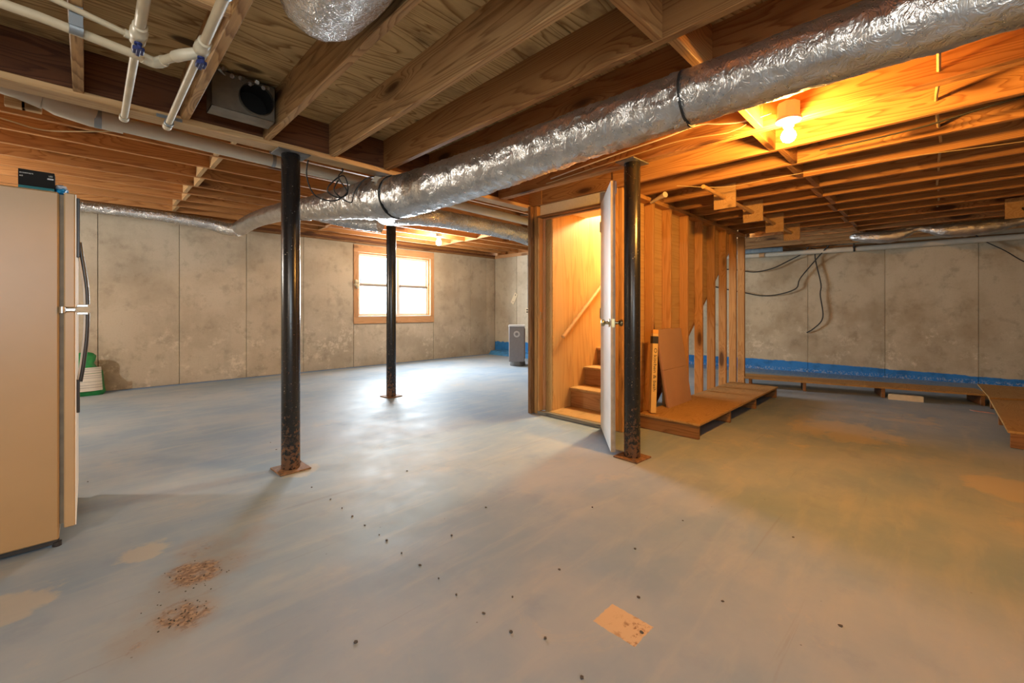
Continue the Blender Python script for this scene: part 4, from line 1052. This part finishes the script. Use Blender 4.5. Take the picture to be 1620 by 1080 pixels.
ofc = put('offcut_block', MB().prism([(0, 0), (.06, -.02), (.10, -.28), (.05, -.30), (.02, -.14)], 'z', 0, .062), M['paper'], loc=(6.66, .42, .0005))
tag(ofc, 'cream foam offcut on the floor under the long plank platform', 'offcut')
ps = put('paper_scrap', MB().prism([(0, 0), (.05, .03), (.03, -.10), (-.02, -.14)], 'z', 0, .004), M['pink'], loc=(6.50, -.26, .0005))
tag(ps, 'small pink scrap on the floor by the platform corner', 'scrap')

# ================================================================ CARDBOARD AND YELLOW BOX against the studs
cb = empty('folded_cardboard', (4.11, 1.84, .1315), label='tan folded cardboard sheet leaning against the stair studs', cat='cardboard')
def lean(u, v, t):      # u across 0..1, v up 0..1, t thickness
    bl = Vector((3.86, 1.80, .133)); br = Vector((4.375, 1.805, .133)); tl = Vector((3.785, 1.884, .868)); tr = Vector((4.30, 1.884, .868))
    p = bl*(1-u)*(1-v) + br*u*(1-v) + tl*(1-u)*v + tr*u*v
    return tuple(p + Vector((0, -t, -.1*t)) )
def slab(u0, u1, v0, v1, t0, t1):
    m_ = MB(); m_.v = [lean(u, v, t) for t in (t0, t1) for (u, v) in ((u0, v0), (u1, v0), (u1, v1), (u0, v1))]
    m_.f = [(0,1,2,3)[::-1], (4,5,6,7), (0,1,5,4), (1,2,6,5), (2,3,7,6), (3,0,4,7)]
    m_.f = [tuple(reversed(f)) if False else f for f in m_.f]
    return m_
put('lower_half', slab(0, 1, 0, .478, .004, .022), M['cardboard'], cb)
put('upper_half', slab(0, 1, .482, 1, .004, .022), M['cardboard'], cb)
put('back_layer', slab(.004, .996, 0, .998, -.012, .004), M['cardboard_edge'], cb)

yb = empty('yellow_box', (3.55, 1.82, .1315), label='slim yellow printed carton standing beside the black post', cat='box')
yb.rotation_euler = (0, 0, 0)
ydir = Vector((.075, .015, .735)); L = ydir.length
zx = ydir.normalized(); yx = Vector((-.63, -.78, 0)); yx = (yx - zx*yx.dot(zx)).normalized(); xx = yx.cross(zx)
RY = Matrix((xx, yx, zx)).transposed()
yl = (3.56, 1.80, .136)
yc = put('carton', MB().box((-.025, -.025, 0), (.025, .025, L-.035), .002), M['yellow'], yb, loc=yl, rot=RY)
put('end_cap', MB().box((-.026, -.026, L-.035), (.026, .026, L), .003), mat_plain('orange_cap', (.72,.33,.05), .5), yc, local=True)
put('black_band', MB().box((-.0255, -.0255, L-.125), (.0255, .0255, L-.06)), M['ink'], yc, local=True)
text('print', 'O kitchen & bath', .040, M['ink'], yc, (.0, .0262, L-.165), (R(-90), R(90), 0), .38, local=True)
text('print', 'O kitchen & bath', .036, M['ink'], yc, (-.0262, .0, L-.165), (R(90), R(90), R(-90)), .38, local=True)

# ================================================================ GRIT on the floor
random.seed(11)
gm = MB()
spots = [(.954,2.378),(.954,2.23),(.953,2.105),(.957,1.975),(.965,1.844),(.965,1.774),(.96,1.637),(.968,1.507),(.972,1.38),(.963,1.255),(.971,1.112),(.977,.984),(1.351,1.083),(1.705,.942),(1.278,.683),(1.035,.888),(.999,.72),(1.027,3.733),(1.006,3.517),(1.475,2.446),(2.306,.474),(.003,3.67),(1.772,.23),(1.425,.774),(.94,2.62),(1.5,1.7),(1.9,1.3),(2.1,.9),(.6,1.3),(1.62,.55),(1.1,1.1),(1.2,1.6)]
for (x, y) in spots:
    r = random.uniform(.003, .0062); a0 = random.uniform(0, 6)
    poly = [(x+r*random.uniform(.7,1.3)*math.cos(a0+k*1.05), y+r*random.uniform(.7,1.5)*math.sin(a0+k*1.05)) for k in range(6)]
    gm.prism(poly, 'z', .0004, random.uniform(.002, .005))
for i in range(90):
    cx, cy, s = random.choice(((.308,2.10,.10), (.235,1.83,.07), (.30,2.0,.14)))
    x, y = random.gauss(cx, s*.5), random.gauss(cy, s*.5); r = random.uniform(.001, .003)
    gm.prism([(x+r*math.cos(k*1.57), y+r*math.sin(k*1.57)) for k in range(4)], 'z', .0004, r)
gr = put('floor_grit', gm, M['chip']); tag(gr, 'dark grit and chips scattered over the painted floor', 'debris', kind='stuff')
